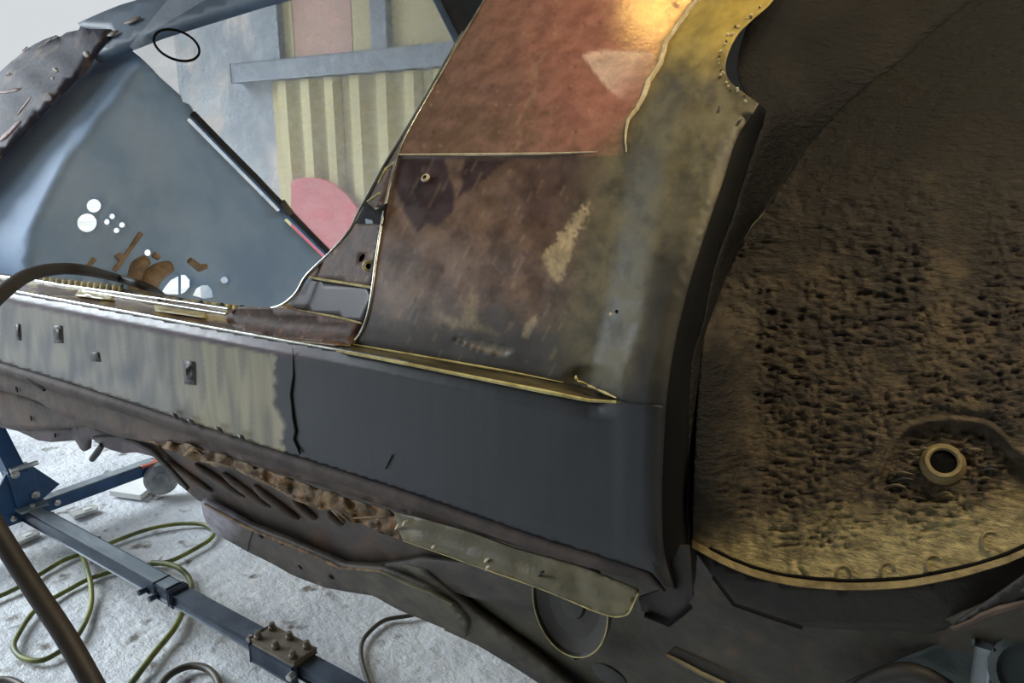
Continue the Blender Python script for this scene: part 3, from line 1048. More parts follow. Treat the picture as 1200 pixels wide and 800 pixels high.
for pts_, r in (([(64, 333), (101, 338), (180, 349), (268, 362)], .0045), ([(98, 341), (160, 351), (240, 364), (266, 368)], .004), ([(-260, 283), (-100, 307), (0, 324), (40, 329), (66, 333)], .006)):
    tube('step_strip', [stp(x, y, .006) for x, y in dens(pts_, 10, False)], r, m_silver, st, seg=8)
for i in range(13):
    x = 52 + i * 7.4
    y = 326 + i * 0.85
    tube('step_rib', [stp(x - 1, y + 6, .004), stp(x + 1, y + 1, .006), stp(x + 3, y - 2, .004)], [0.003, 0.0065, 0.003], m_gold, st, seg=7)
for i in range(16):
    x = 186 + i * 8
    tube('step_rib', [stp(x, 348 + i * .95 + 4, .004), stp(x + 1, 348 + i * .95 + 1, .006), stp(x + 3, 348 + i * .95 - 1, .004)], [0.002, 0.006, 0.002], m_gold if i % 3 else m_dark, st, seg=7)
for pl in ([(92, 339), (130, 345), (134, 352), (88, 346)], [(180, 357), (240, 366), (244, 373), (182, 364)]):
    panel('gold_patch', pl, lambda x, y: stp(x, y, .004), m_gold, st, step=8, thick=0.001)

# --- bulkhead, A-post, pillar, roof header, windscreen
BX = on_x(-2.42)


def circ(cx, cy, rx, ry=None, n=14, rot=0.0):
    ry = ry or rx
    out = []
    for k in range(n):
        a = 2 * math.pi * k / n
        x, y = rx * math.cos(a), ry * math.sin(a)
        out.append((cx + x * math.cos(rot) - y * math.sin(rot), cy + x * math.sin(rot) + y * math.cos(rot)))
    return out


HOLES = [circ(110.5, 241, 9, 8), circ(102.5, 261, 12, 11, 18), circ(132, 253.5, 3.8, 3.4, 8), circ(125.8, 260, 3.8, 3.6, 8), circ(143.5, 263.5, 4, 3.4, 8), circ(137, 270, 4, 3.4, 8),
         circ(173.5, 296, 4.2, 4, 10), circ(263, 328, 4.6, 4, 10),
         [(189, 344), (192, 338), (200, 328), (210, 323), (210, 345), (200, 345)], [(212, 322), (218, 322), (223, 328), (223, 336), (218, 342), (212, 345)],
         [(226, 346), (230, 338), (237, 334), (244, 334), (249, 340), (250, 348), (240, 350)],
         [(219, 141), (221, 138), (224, 139), (328, 245), (328, 247), (325, 248)], [(333, 258), (335, 256), (338, 257), (381, 299), (381, 301), (378, 301)]]
BULK = [(146, 52), (157, 61), (168, 70), (178, 80), (187, 90), (196, 98), (205, 106), (212, 112), (214, 119), (222, 122), (228, 132), (240, 144), (262, 168), (300, 205), (318, 224), (322, 232), (331, 238), (340, 246), (366, 273), (388, 295), (440, 350),
        (440, 440), (250, 430), (-30, 400), (-200, 380), (-123, 318), (-63, 250), (-3, 182), (47, 128), (81, 94), (97, 78), (106, 66), (126, 57), (140, 48)]
def bsurf(px, py):
    a, b = BX(px, py), side(px, py, 0.12, False)
    return b if a.y < b.y else a                    # folds into the kick panel along the body side


bk = panel('bulkhead', BULK, bsurf, m_bulk, car, step=12, thick=0.006, holes=HOLES, label='bulkhead and dash panel, tinted blue grey for veiling glare, pierced by round holes and slots')
tube('dash_roll', [on_x(-2.40)(x, y) for x, y in ((226, 133), (262, 170), (300, 208), (318, 227), (334, 243), (366, 276), (398, 308))], 0.012, m_dark, bk, seg=8)
tube('clip', [on_x(-2.38)(331, 236), on_x(-2.38)(340, 250)], [0.012, 0.016], m_bracket, bk, seg=7)
# bits inside the footwell
IX = on_x(-2.30)
tube('pedal_rod', [IX(165, 273), IX(152, 292), IX(134, 317)], [0.009, 0.007, 0.008], m_tan, bk, seg=8)
tube('bracket_tip', [IX(111, 303), IX(102, 313)], [0.008, 0.007], m_tan, bk, seg=8)
tube('duct', cr([IX(172, 304), IX(162, 312), IX(158, 326), IX(156, 340)], 4), [0.018, 0.024, 0.022, 0.016], m_tan, bk, seg=10)
tube('duct', cr([IX(200, 312), IX(186, 318), IX(176, 328), IX(172, 344)], 4), [0.02, 0.03, 0.032, 0.03], m_tan, bk, seg=10)
tube('bracket_tip', [IX(137, 303), IX(143, 299)], [0.013, 0.011], m_tan, bk, seg=8)
tube('bracket_tip', [IX(180, 298), IX(186, 302)], [0.011, 0.010], m_tan, bk, seg=8)
tube('bracket_tip', [IX(222, 305), IX(234, 314), IX(242, 312)], [0.012, 0.014, 0.01], m_tan, bk, seg=8)

AP_O = [(-260, 300), (-120, 175), (-50, 116), (0, 84), (12, 73), (20, 67), (30, 58), (40, 52), (52, 46), (66, 41), (69, 43), (72, 42), (78, 38), (92, 35), (94, 31), (91, 27), (104, 21), (120, 14), (140, 6), (160, 0), (200, -12), (330, -60)]
AP_I = [(520, -60), (420, -34), (360, -18), (300, -1), (240, 18), (184, 36), (146, 51), (136, 50), (128, 58), (120, 58), (100, 78), (84, 94), (50, 128), (0, 182), (-60, 250), (-120, 318), (-260, 380)]
m_pat = mat('pink_bare_patch', lin(150, 110, 104), lin(120, 92, 92), rough=.6, nscale=30)
m_tan2 = mat('tan_bare_patch', lin(140, 122, 108), lin(112, 100, 94), rough=.6, nscale=30)


def asurf(px, py):
    return side(px, py, 0.012 * fn(px, py, 26, 2) * sstep(0, 20, 140 - px) + 0.02, False)


AL = [(-260, 300), (-120, 175), (-50, 116), (0, 84), (12, 73), (20, 67), (30, 58), (40, 52), (52, 46), (66, 41), (69, 43), (72, 42), (78, 38), (92, 35), (94, 31), (105, 34), (130, 34), (126, 44), (108, 66), (100, 78), (84, 94), (50, 128), (0, 182), (-60, 250), (-120, 318), (-260, 380)]
ap = panel('hinge_post', AL, asurf, m_apost, car, step=9, thick=0.010, label='ragged maroon hinge post with torn paint')
AU = [(94, 31), (91, 27), (104, 21), (120, 14), (140, 6), (160, 0), (200, -12), (330, -60), (520, -60), (420, -34), (360, -18), (300, -1), (240, 18), (184, 36), (146, 51), (126, 60), (108, 66), (118, 54), (130, 36)]
panel('windscreen_pillar', AU, lambda x, y: side(x, y, 0.03, False), m_pillar, car, step=10, thick=0.03, label='blue grey windscreen pillar')
for a, b, r in (((0, 108), (24, 104), .007), ((0, 165), (24, 142), .009), ((36, 114), (20, 134), .003), ((62, 80), (68, 84), .008), ((126, 42), (138, 36), .006), ((146, 27), (164, 20), .006), ((60, 93), (63, 90), .005), ((98, 60), (104, 66), .01)):
    dx, dy = b[0] - a[0], b[1] - a[1]
    ln = math.hypot(dx, dy)
    hw = r * 420
    pl = []
    for k in range(12):
        t = 2 * math.pi * k / 12
        u, v = (.5 + .55 * math.cos(t)) * ln, hw * math.sin(t) * random.uniform(.6, 1.1)
        pl.append((a[0] + dx / ln * u - dy / ln * v, a[1] + dy / ln * u + dx / ln * v))
    panel('bare_patch', pl, lambda x, y: asurf(x, y) - (asurf(x, y) - EYE).normalized() * .003, m_pat if b[0] < 60 else m_tan2, ap, step=6, thick=.001)
for a, b in (((28, 60), (34, 55)), ((45, 58), (62, 46)), ((8, 88), (14, 86)), ((64, 46), (70, 43))):
    tube('torn_metal', [asurf(*a) - Vector((0, .006, 0)), asurf(*b) - Vector((0, .006, 0))], [.002, .003], m_silver, ap, seg=6)
# roof: header edge along the windscreen and the roof skin behind it
HX = on_x(-1.60)
W = Vector((0, math.cos(math.radians(47)), -math.sin(math.radians(47))))
h0 = HX(537, 50)
hA, hB = h0 - W * 0.75, h0 + W * 0.55
loft('roof_panel', [[hA, hB], [hA + Vector((0.06, 0.02, 0.025)), hB + Vector((0.06, 0.02, 0.025))], [hA + Vector((1.5, 0.06, 0.07)), hB + Vector((1.5, 0.06, 0.07))]], m_dark, car, smooth=False, thick=0.012)
tube('header_rail', [hA, hB], 0.012, m_pillar, car, seg=8)

# dusty windscreen
mg = bpy.data.materials.new('dusty_glass')
mg.use_nodes = True
nt = mg.node_tree
nt.nodes.clear()
out = nt.nodes.new('ShaderNodeOutputMaterial')
mixs = nt.nodes.new('ShaderNodeMixShader')
tr = nt.nodes.new('ShaderNodeBsdfTransparent')
add = nt.nodes.new('ShaderNodeMixShader')
add.inputs[0].default_value = 0.7
df = nt.nodes.new('ShaderNodeBsdfDiffuse')
tl = nt.nodes.new('ShaderNodeBsdfTranslucent')
for s in (df, tl):
    s.inputs['Color'].default_value = (*lin(225, 230, 235), 1)
g = nt.nodes.new('ShaderNodeNewGeometry')
nz = nt.nodes.new('ShaderNodeTexNoise')
nz.inputs['Scale'].default_value = 16
nz.inputs['Detail'].default_value = 8
nz.inputs['Roughness'].default_value = 0.6
mr = nt.nodes.new('ShaderNodeMapRange')
mr.inputs['From Min'].default_value = 0.3
mr.inputs['From Max'].default_value = 0.75
mr.inputs['To Min'].default_value = 0.24
mr.inputs['To Max'].default_value = 0.46
L = nt.links.new
L(g.outputs['Position'], nz.inputs['Vector'])
L(nz.outputs['Fac'], mr.inputs['Value'])
L(mr.outputs[0], mixs.inputs[0])
L(df.outputs[0], add.inputs[1])
L(tl.outputs[0], add.inputs[2])
L(tr.outputs[0], mixs.inputs[1])
L(add.outputs[0], mixs.inputs[2])
L(mixs.outputs[0], out.inputs['Surface'])
d0 = BX(150, 56) + Vector((0.01, 0, 0.004))
Wd = (BX(385, 296) - BX(150, 56)).normalized()
g0, g1 = d0 - Wd * 0.0, d0 + Wd * 1.35
nrow = 12
rows = []
for j in range(nrow + 1):
    t = j / nrow
    a = g0.lerp(hA + W * 0.02, t)
    b = g1.lerp(hB + W * 0.2, t)
    rows.append([a.lerp(b, i / 12) + Vector((-0.05 * math.sin(math.pi * i / 12) * math.sin(math.pi * t), 0, 0)) for i in range(13)])
loft('windscreen_glass', rows, mg, car, label='dusty windscreen')

# --- underbody
th = math.radians(65)
UN = Vector((0, -math.sin(th), -math.cos(th)))


def under(y0, z0=1.12):
    pl = on_plane(Vector((0, y0, z0)), UN)
    return lambda px, py: pl(px, py)


FL = [(174, 515), (178, 524), (192, 544), (208, 566), (232, 586), (262, 600), (300, 622), (340, 650), (380, 672), (436, 692), (478, 719), (520, 736), (560, 756), (600, 780), (640, 806), (760, 880), (900, 960), (1330, 960), (1700, 800), (1700, 520), (1330, 610), (1200, 690), (1110, 725), (960, 712), (860, 672), (815, 630), (780, 600), (700, 600), (560, 580), (420, 540), (300, 510), (230, 500)]


def ucol(px, py):
    n1 = fn(px, py, 50, 2) * .6 + fn(px, py, 16, 6) * .4
    c = mixc(lin(78, 68, 62), lin(58, 50, 44), sstep(-.3, .4, n1))
    c = mixc(c, lin(92, 66, 46), .7 * sstep(.1, .5, fn(px, py, 30, 11)))
    c = mixc(c, lin(66, 64, 50), .8 * sstep(440, 600, px))
    c = mixc(c, lin(62, 58, 50), .8 * sstep(660, 780, px))
    c = mixc(c, lin(96, 76, 58), .6 * sstep(.2, .5, fn(px, py, 18, 21)) * sstep(780, 840, px))
    return c


def usurf(px, py):
    p = under(0.965)(px, py)
    o = 0.006 * fn(px, py, 40, 3) + 0.003 * fn(px, py, 12, 5) + 0.05 * sstep(600, 760, px) * 1.0
    return p + (p - EYE).normalized() * o


fp = panel('floor_pan', FL, usurf, m_underv, car, step=9, thick=0.004, color=ucol, label='brown underside of the floor pan')
for a, b, r0 in (((188, 530), (250, 574), .012), ((230, 541), (288, 580), .013), ((262, 552), (318, 592), .013), ((298, 566), (352, 606), .014), ((344, 582), (372, 606), .012), ((384, 598), (404, 612), .012)):
    pa, pb = usurf(*a), usurf(*b)
    off = Vector((0, -0.004, -0.004))
    tube('floor_rib', [pa.lerp(pb, t) + off for t in (0, .08, .25, .5, .75, .92, 1)], [.003, r0 * .7, r0, r0, r0, r0 * .7, .003], m_under, fp, seg=10)
    sh = Vector((0.0, 0, 0))
RAIL = [(236, 588), (238, 602), (241, 613), (250, 624), (290, 646), (340, 672), (380, 689), (436, 698), (478, 719), (520, 736), (545, 748), (548, 730), (532, 708), (500, 690), (446, 668), (400, 664), (360, 646), (324, 631), (290, 617), (262, 602)]


def rcol(px, py):
    c = mixc(lin(86, 76, 68), lin(64, 56, 48), sstep(-.3, .4, fn(px, py, 24, 2)))
    c = mixc(lin(150, 146, 154), c, sstep(262, 300, px + 0.4 * (py - 600) + 8 * fn(px, py, 10)))
    return mixc(c, lin(84, 80, 62), .6 * sstep(380, 460, px))


cr_ = panel('chassis_rail', RAIL, lambda x, y: under(0.93)(x, y) + Vector((0, 0.004 * fn(x, y, 40), 0)), m_underv, car, step=8, thick=0.02, color=rcol, label='bowed chassis rail under the floor')
tube('rail_edge', [under(0.925)(x, y) for x, y in ((240, 590), (262, 603), (290, 618), (324, 632), (360, 647), (398, 665), (446, 669))], [.003, .004, .005, .004, .003], m_torn, cr_, seg=6)
tube('rail_edge', [under(0.925)(x, y) for x, y in ((446, 669), (480, 684), (506, 694), (531, 708))], [.003, .006, .006, .004], m_flange, cr_, seg=6)
for x, y in ((306, 628), (330, 636), (388, 676), (352, 664)):
    lathe('drain_hole', [(0.008, 0), (0.008, 0.002), (0.0001, 0.002)], under(0.929)(x, y), UN, m_black, cr_, 10)
tube('rail_seam', [under(0.928)(x, y) for x, y in ((296, 622), (292, 634), (290, 645))], .003, m_dark, cr_, seg=5)
# second member running to the right
MEM = [(456, 640), (500, 664), (548, 690), (600, 706), (640, 712), (640, 690), (600, 676), (560, 664), (520, 654), (490, 646)]
panel('cross_member', [(440, 664), (470, 672), (520, 690), (560, 702), (634, 716), (640, 690), (600, 672), (540, 662), (492, 656), (470, 660)], lambda x, y: under(0.945)(x, y), m_underv, car, step=8, thick=0.015, color=lambda x, y: mixc(lin(72, 64, 56), lin(52, 48, 42), sstep(-.3, .4, fn(x, y, 22, 9))))
panel('rear_rail', [(470, 662), (500, 670), (560, 720), (620, 764), (700, 830), (780, 900), (640, 806), (600, 780), (560, 756), (520, 738), (548, 730), (532, 706)], lambda x, y: under(0.94)(x, y), m_underv, car, step=9, thick=0.015, color=lambda x, y: mixc(lin(76, 70, 54), lin(54, 48, 40), sstep(-.3, .4, fn(x, y, 26, 4))))
# torn seam flange and the sound rear part of it
fy = on_y(0.868)
TF = [(174, 517), (200, 517), (222, 520), (246, 529), (270, 536), (310, 550), (350, 565), (390, 577), (420, 588), (454, 598), (466, 606), (472, 618), (468, 632), (440, 622), (424, 613), (412, 612), (404, 606), (396, 606), (386, 597), (374, 598), (362, 589), (348, 586), (336, 579), (322, 572), (312, 567), (300, 562), (288, 557), (276, 551), (262, 547), (250, 547), (240, 541), (222, 538), (206, 530), (190, 525)]
panel('torn_flange', TF, lambda x, y: on_y(0.872 + 0.012 * fn(x, y, 12, 4) + .006 * fn(x, y, 5, 1))(x, y), m_torn, car, step=4, thick=0.003, label='torn rusty seam flange')
for a, b, c_, r in (((276, 548), (300, 560), (322, 570), .004), ((322, 571), (346, 584), (372, 594), .004), ((236, 540), (256, 544), (276, 549), .004), ((386, 594), (400, 602), (412, 612), .003), ((414, 607), (430, 606), (452, 605), .002), ((392, 598), (398, 606), (404, 612), .003), ((216, 534), (226, 526), (238, 532), .005)):
    tube('torn_edge', cr([on_y(.866)(*a), on_y(.860)(*b), on_y(.866)(*c_)], 4), [r * .5, r, r * .5], m_torn, car, seg=6)
JF = [(462, 600), (496, 608), (552, 624), (600, 642), (640, 653), (680, 664), (720, 680), (747, 691), (748, 695), (738, 716), (731, 721), (718, 722), (692, 714), (640, 692), (572, 668), (510, 646), (472, 633), (466, 618)]
jf = panel('seam_flange', JF, lambda x, y: on_y(0.862 + .002 * fn(x, y, 30, 4) - 0.012 * sstep(0, 22, y - interp([(462, 604), (748, 700)], x)))(x, y), m_flange, car, step=5, thick=0.004, label='olive seam flange below the sill')
tube('flange_edge', [on_y(0.851)(x, y) for x, y in cr2([(472, 633), (510, 646), (572, 668), (640, 692), (692, 714), (718, 722), (731, 721), (738, 716), (748, 695)], 4)], .0013, m_gold, jf, seg=6)
for x, y in ((508, 640), (570, 656), (572, 664), (634, 671), (466, 616), (474, 612)):
    tube('pinch_mark', cr([on_y(.853)(x - 3, y + 4), on_y(.851)(x, y), on_y(.853)(x + 4, y - 2)], 3), [.001, .003, .001], m_dark if y % 2 else m_bead, jf, seg=6)
# dished plug below the flange
dp = on_y(0.905)(672, 704)
u1, u2 = on_y(0.905)(715, 704) - dp, dp - on_y(0.905)(672, 763)
ds = lathe('jacking_dish', [(1.0, 0.0), (1.0, 0.012), (.975, 0.014), (.95, 0.008), (.55, -0.004), (.36, -0.002), (.30, 0.006), (.0001, 0.008)], dp, (0, -1, 0), m_dish, car, 36, sx=u2.length, sy=u1.length, udir=(0, 0, 1), label='dark dished disc below the seam flange')
a = on_y(0.889)
rim = [dp + Vector((u1.length * math.cos(t) * .99, -0.014, u2.length * math.sin(t) * .99)) for t in [math.pi * (0.95 + 1.1 * k / 24) for k in range(25)]]
tube('dish_rim', rim, .0011, m_gold, ds, seg=6)
plate('dish_foot', [on_y(0.925)(x, y) for x, y in ((664, 764), (688, 762), (680, 772), (674, 773))], .01, m_black, ds)
lathe('dish_foot', [(.036, 0), (.036, .004), (.03, .006), (.0001, .006)], under(.93)(715, 790), UN, m_dark, car, 20)

# front underside pieces
panel('sill_underside', [(-260, 350), (-100, 400), (0, 432), (90, 459), (180, 488), (320, 534), (460, 578), (640, 640), (640, 650), (460, 596), (320, 552), (240, 524), (222, 521), (200, 518), (176, 519), (142, 512), (105, 498), (80, 490), (60, 480), (44, 470), (30, 465), (0, 457), (-100, 432), (-260, 392)], lambda x, y: on_y(0.872 + .003 * fn(x, y, 20, 2))(x, y), m_under, car, step=8, thick=0.003, label='brown strip under the sill roll')
panel('footwell_side', [(-260, 388), (-100, 430), (0, 455), (30, 463), (60, 478), (105, 496), (146, 510), (150, 516), (105, 500), (70, 502), (20, 504), (0, 498), (-60, 482), (-260, 420)], lambda x, y: on_y(0.93)(x, y), m_under, car, step=8, thick=0.003)
panel('footwell_floor', [(-200, 455), (0, 495), (20, 503), (60, 501), (105, 498), (150, 512), (176, 517), (200, 540), (186, 538), (177, 534), (160, 530), (144, 531), (130, 527), (118, 522), (108, 514), (104, 516), (103, 526), (98, 529), (94, 526), (88, 516), (74, 517), (60, 518), (45, 516), (21, 505), (-200, 458)], lambda x, y: on_y(1.0)(x, y), m_underv, car, step=7, thick=0.01, color=lambda x, y: mixc(lin(104, 92, 94), lin(74, 66, 70), sstep(-.3, .4, fn(x, y, 18, 4))), label='mauve grey footwell floor with a hanging tab')
for x, y, s in ((20, 456, on_y(.868)), (37, 490, on_y(.926)), (65, 510, on_y(.995))):
    lathe('drain_slot', [(0.006, 0), (0.006, 0.002), (0.0001, 0.002)], s(x, y), (0, -1, 0), m_black, car, 10, sx=1.4)
tube('hanging_stud', [on_y(1.0)(120, 521), on_y(1.0)(114, 530), on_y(1.0)(108, 538)], [.008, .010, .009], m_dark, car, seg=8)
tube('footwell_edge', [on_y(.99)(x, y) for x, y in ((110, 512), (140, 512), (160, 518), (178, 528), (196, 546), (220, 572))], [.004, .007, .008, .008, .006], m_dark, car, seg=8)

# below the wheelhouse
SK = [(811, 641)] + [(x, y - 1) for x, y in WBOT[1:]] + [(1330, 640), (1200, 674), (1160, 702), (1128, 724), (1108, 738), (1084, 743), (1060, 739), (1000, 738), (936, 734), (860, 708), (836, 676)]
panel('wheelhouse_skirt', SK, lambda x, y: wallf(x, min(y, interp(WBOT, x)), .012) if y < interp(WBOT, x) else on_y(max(.9, wallf(x, interp(WBOT, x), .012).y))(x, y), m_dark, car, step=9, thick=0.004)
panel('rear_chassis_leg', [(1108, 738), (1128, 724), (1160, 702), (1200, 674), (1320, 610), (1320, 660), (1200, 708), (1150, 722), (1120, 738)], lambda x, y: on_y(0.96)(x, y), m_dark, car, step=9, thick=0.004)
tube('leg_edge', [on_y(.957)(x, y) for x, y in ((1116, 737), (1140, 728), (1150, 722), (1172, 714), (1200, 707), (1300, 668))], [.003, .004, .005, .003], m_under, car, seg=6)
panel('suspension_plate', [(1105, 752), (1150, 730), (1200, 712), (1330, 668), (1330, 900), (960, 900), (990, 800), (1060, 770)], lambda x, y: on_y(1.02 + .004 * fn(x, y, 30))(x, y), m_teal, car, step=10, thick=0.004, label='teal grey plate below the wheelhouse')
beam('pale_lug', on_y(1.0)(1153, 755), on_y(1.0)(1146, 812), .012, .02, m_steel, car)
lathe('pivot_ring', [(.045, 0), (.045, .012), (.036, .016), (.03, .01), (.0001, .008)], on_y(1.0)(1208, 786), (0, -.9, .3), m_teal, car, 24)
tube('spring_seat_rim', cr([on_y(.99)(x, y) for x, y in ((1008, 806), (1030, 793), (1058, 786), (1085, 792), (1112, 808))], 4), .012, m_dark, car, seg=8)
plate('sill_end', [on_y(.875)(x, y) for x, y in ((778, 690), (796, 640), (806, 640), (812, 700), (800, 716), (786, 730), (770, 728), (752, 716), (748, 700))], .006, m_dark, car)
tube('sill_end_seam', [on_y(.870)(x, y) for x, y in ((756, 720), (784, 731), (800, 718), (809, 710))], .004, m_black, car, seg=6)
tube('skirt_seam', [on_y(.893)(x, y) for x, y in ((836, 676), (860, 708), (900, 722), (940, 735))], .003, m_black, car, seg=6)
plate('arm_mount', [on_y(.94)(x, y) for x, y in ((780, 767), (790, 759), (830, 776), (880, 800), (960, 850), (900, 860), (830, 800), (810, 786))], .006, m_dark, car)
tube('arm_mount_edge', [on_y(.936)(x, y) for x, y in ((781, 767), (800, 777), (822, 789), (850, 802), (880, 818))], [.002, .004, .004, .003], m_flange, car, seg=6)

# ------------------------------------------------------------------ rotisserie stand
Z0 = 0.17
bz = on_z(Z0)
ym = (bz(60, 604).y + bz(180, 676).y + bz(330, 760).y) / 3
xa_, xb_, xc_ = bz(38, 590).x, bz(207, 690).x, bz(322, 756).x
rot = thing('rotisserie_stand', 'blue and grey steel rotisserie stand with a long floor beam under the car', 'stand', (xa_, ym, 0))
BW = 0.054
beam('floor_beam', (xa_, ym, Z0 - BW / 2), (xb_, ym, Z0 - BW / 2), BW, BW, m_tube, rot, bev=.008)  # dark tone holds the shade of the beam's sides
beam('beam_lit_top', (xa_ + .02, ym, Z0 + .001), (xb_ - .03, ym, Z0 + .001), BW - .002, .004, m_steel, rot, bev=.001)  # pale strip added as the light on the beam's top face
beam('inner_beam', (xb_ - .1, ym, Z0 - BW / 2), (0.6, ym, Z0 - BW / 2), 0.044, 0.044, m_tube, rot, bev=.012)
beam('beam_collar', (xb_ - .015, ym, Z0 - BW / 2), (xb_ + .012, ym, Z0 - BW / 2), BW + .008, BW + .008, m_tube, rot)
for dx in (-.09, -.16):
    tube('beam_bolt', [(xb_ + dx, ym - .03, Z0 - .045), (xb_ + dx, ym - .06, Z0 - .045)], .011, m_tube, rot, seg=8)
xk0, xk1 = bz(308, 742).x, bz(358, 772).x
kb = beam('clamp_plate', (xk0, ym, Z0 + .004), (xk1, ym, Z0 + .004), 0.082, 0.016, m_bracket, rot)
beam('clamp_side', (xk0 + .005, ym - .042, Z0 - .035), (xk1 - .005, ym - .042, Z0 - .035), 0.016, 0.062, m_tube, rot)
for fx in (.10, .5, .88):
    for dy in (-.027, .028):
        lathe('clamp_bolt', [(.013, 0), (.013, .012), (.010, .014), (.009, .026), (.0001, .028)], (lerp(xk0, xk1, fx), ym + dy, Z0 + .010), (0, 0, 1), m_bracket, kb, 8)
lathe('clamp_bolt', [(.011, 0), (.011, .024), (.0001, .026)], (xk1, ym - .05, Z0 - .02), (0.2, -1, 0), m_tool, kb, 8)
lathe('clamp_bolt', [(.012, 0), (.012, .014), (.0001, .016)], (xk0 - .01, ym - .03, Z0 - .004), (-1, -.3, .2), m_tool, kb, 8)
# cross leg with caster wheel, strut and gussets
xl = xa_ - .02
yl1 = bz(174, 534).y
LW = .056
beam('cross_leg', (xl, ym - .95, Z0 - LW / 2 - .004), (xl, yl1, Z0 - LW / 2 - .004), LW, LW, m_blue, rot, bev=.004)
beam('leg_lit_top', (xl, ym + .03, Z0 - .001), (xl, yl1 - .02, Z0 - .001), LW - .004, 0.006, m_steel, rot)
beam('joint_plate', (xl + .05, ym - .05, Z0 + .006), (xl + .05, ym + .06, Z0 + .006), .085, .012, m_steel, rot)
for dx, dy in ((.03, -.03), (.03, .04), (.08, 0.0)):
    lathe('joint_bolt', [(.011, 0), (.011, .012), (.0001, .014)], (xl + dx, ym + dy, Z0 + .012), (0, 0, 1), m_tool, rot, 8)
for px_, py_ in ((16, 610), (66, 584)):
    yy = on_x(xl + LW / 2)(px_, py_).y
    lathe('leg_bolt', [(.014, 0), (.014, .008), (.008, .012), (.0001, .014)], (xl + LW / 2, yy, Z0 - LW / 2 - .004), (1, 0, 0), m_tool, rot, 10)
lathe('beam_hole', [(.012, 0), (.012, .001), (.0001, .0012)], bz(60, 601), (0, 0, 1), m_dark, rot, 10)
GX = on_x(xl + .03)
plate('gusset', [GX(x, y) for x, y in ((34, 543), (70, 567), (60, 576), (46, 588))], .012, m_blue, rot)
plate('gusset', [GX(x, y) for x, y in ((12, 546), (-22, 612), (20, 600))], .012, m_blue, rot)
beam('channel', (GX(20, 548) + GX(22, 548)) / 2 + Vector((-.01, 0, 0)), GX(34, 594) + Vector((-.01, 0, 0)), .10, .06, m_blue, rot, up=(1, 0, 0))
c0 = GX(17, 545)
beam('strut', c0 + Vector((.0, .0, -.05)), c0 + Vector((-.62, -.05, 0.85)), .06, .07, m_blue, rot, up=(0, 1, 0))
tube('strut_pin', [GX(8, 550) + Vector((.03, 0, 0)), GX(40, 540) + Vector((.03, 0, 0))], .012, m_tool, rot, seg=8)
for px_, py_ in ((14, 554), (38, 578)):
    lathe('channel_bolt', [(.018, 0), (.018, .012), (.010, .016), (.010, .024), (.0001, .026)], GX(px_, py_) + Vector((.022, 0, 0)), (1, 0, 0), m_tool, rot, 8)
p1 = c0 + Vector((-.62, -.05, 0.85))
beam('post', (p1.x, p1.y + .03, 0.12), (p1.x, p1.y + .03, 1.3), .10, .10, m_blue, rot, up=(1, 0, 0))
beam('head_arm', (p1.x, p1.y, 1.2), (p1.x + .45, p1.y + .2, 1.2), .08, .08, m_blue, rot)
cw = on_z(.085)(189, 560)
lathe('caster_wheel', [(.0001, -.045), (.03, -.045), (.034, -.034), (.07, -.032), (.083, -.018), (.083, .018), (.07, .032), (.034, .034), (.03, .045), (.0001, .045)], cw, (.9, -.5, .25), m_wheel, rot, 28)
beam('caster_top', on_z(.165)(164, 546), on_z(.165)(184, 540), .05, .012, m_orange, rot)

# ------------------------------------------------------------------ hoses and small things on the floor
def fz(px, py, z=0.012):
    return on_z(z)(px, py)


def floor_hose(name, label, pts, r, m, cat='hose'):
    P = cr([fz(x, y, r + (p[0] if p else 0.002)) for x, y, *p in pts], 6)
    o = tube(name, P, r, m, None, seg=8)
    tag(o, label, cat)
    return o


floor_hose('air_hose', 'yellow green air hose looping twice across the floor under the grey beam',
           [(-60, 722), (0, 698), (25, 686), (48, 672), (75, 656), (98, 648), (118, 641), (137, 633), (170, 621), (205, 614), (236, 614), (250, 621), (247, 631), (230, 642), (205, 655), (186, 660), (165, 662), (140, 667), (105, 678), (80, 691), (57, 704),
            (38, 718), (22, 742), (16, 757), (24, 769), (42, 774), (60, 769), (85, 751), (99, 731), (107, 707), (106, 682, .02), (100, 660, .02), (95, 648, .012), (95, 640), (100, 634), (118, 630)], .0095, m_hose)
floor_hose('air_hose', 'yellow hose end running from the grey beam down to the bottom of the picture',
           [(178, 659), (198, 661, .02), (212, 667, .02), (222, 678), (224, 692), (218, 708), (205, 735), (180, 766), (150, 806), (120, 850)], .011, m_hose)
floor_hose('rubber_hose', 'dark curved hose at the bottom of the picture beside the long hanging cable',
           [(180, 820), (190, 800), (204, 787), (224, 780), (244, 784), (256, 800), (258, 830)], .012, m_hosed)
floor_hose('rubber_hose', 'dark hose peeking in at the lower left corner', [(-40, 800), (0, 796), (16, 798), (30, 808), (36, 830)], .011, m_hosed)
floor_hose('thin_cable', 'thin dark cable curling on the concrete below the chassis rail',
           [(500, 716), (480, 721), (452, 726), (434, 739), (424, 754), (424, 774), (432, 800), (440, 830)], .008, m_hosed, 'cable')

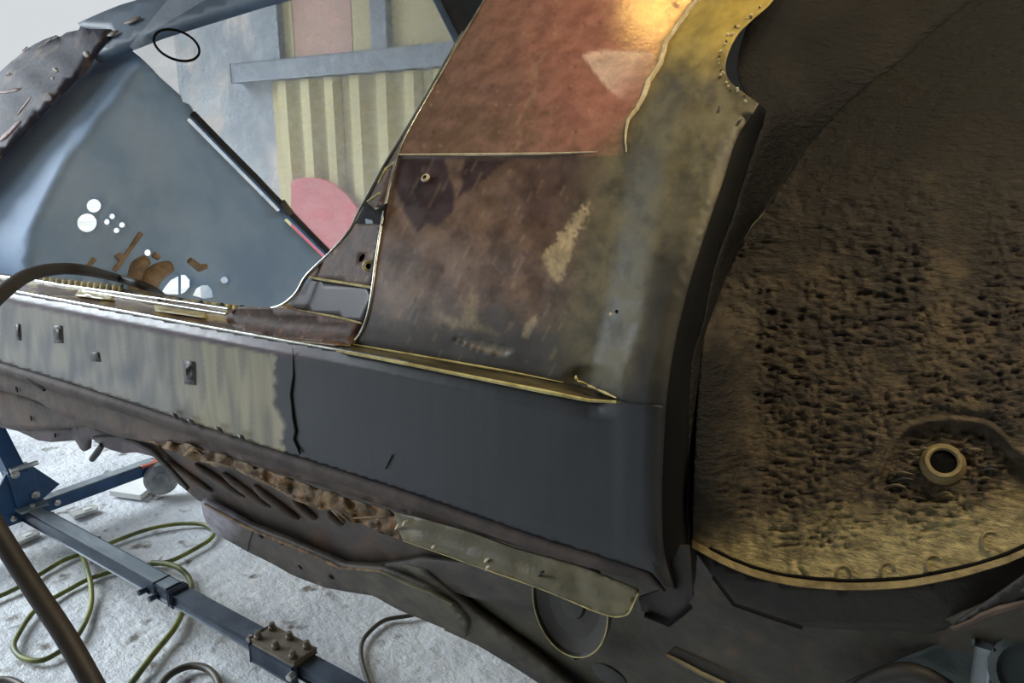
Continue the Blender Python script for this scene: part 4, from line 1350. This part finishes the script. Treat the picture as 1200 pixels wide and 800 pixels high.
# thick cable hanging out of the door opening
cp = [on_y(1.20)(196, 352), on_y(1.08)(186, 344), stp(176, 338, .0), stp(160, 332, .05), stp(135, 325, .05), at(101, 317, 1.62), at(67, 315, 1.50), at(34, 322, 1.38), at(10, 337, 1.29), at(-16, 362, 1.21), at(-44, 410, 1.14), at(-56, 470, 1.08), at(-50, 530, 1.03), at(-24, 585, 1.0),
      at(8, 640, .98), at(40, 690, .96), at(76, 744, .94), at(108, 800, .93), at(140, 860, .93)]
cb = tube('thick_cable', cr(cp, 6), .0105, m_rubber, None, seg=12)
tag(cb, 'thick dark rubber cable hanging out over the door step', 'cable')

# wire loop in the windscreen opening
lp = on_x(-2.18)
ring = []
for k in range(41):
    t = 2 * math.pi * k / 40 - 2.3
    x, y = 28 * math.cos(t), 16.5 * math.sin(t)
    rt = math.radians(22)
    ring.append(lp(207 + x * math.cos(rt) - y * math.sin(rt), 53 + x * math.sin(rt) + y * math.cos(rt)))
wl = tube('wire_loop', ring, .004, m_black, None, seg=6)
tag(wl, 'thin black wire loop hanging from the windscreen pillar', 'wire')

# flat things on the floor
o = plate('white_board', [fz(x, y, .03) for x, y in ((128, 575), (152, 563), (176, 558), (177, 570), (164, 580))], .028, m_white)
tag(o, 'flat white board with cut corners on the floor beside the caster wheel', 'board')
for lab, a, b in (('short bright steel bar on the floor just behind the grey beam', (84, 602), (114, 592)), ('bright steel bar on the floor in front of the blue leg, near the left edge', (14, 634), (44, 621))):
    pa, pb = fz(*a, .02), fz(*b, .02)
    d = (pb - pa).normalized()
    s = Vector((-d.y, d.x, 0)) * .03
    L_ = (pb - pa).length
    pts = [pa - s, pa + d * L_ * .8 - s * 1.1, pa + d * L_ * .96 - s * .7, pb, pa + d * L_ * .96 + s * .7, pa + d * L_ * .8 + s * 1.1, pa + s]
    t = thing('steel_bar', lab, 'bar', (pa + pb) / 2)
    plate('bar', [p + Vector((0, 0, .0)) for p in pts], .02, m_tool, t)
    plate('bar_inlay', [pa + d * L_ * .45 - s * .5 + Vector((0, 0, .003)), pa + d * L_ * .75 - s * .5 + Vector((0, 0, .003)), pa + d * L_ * .75 + s * .5 + Vector((0, 0, .003)), pa + d * L_ * .45 + s * .5 + Vector((0, 0, .003))], .003, m_white, t)
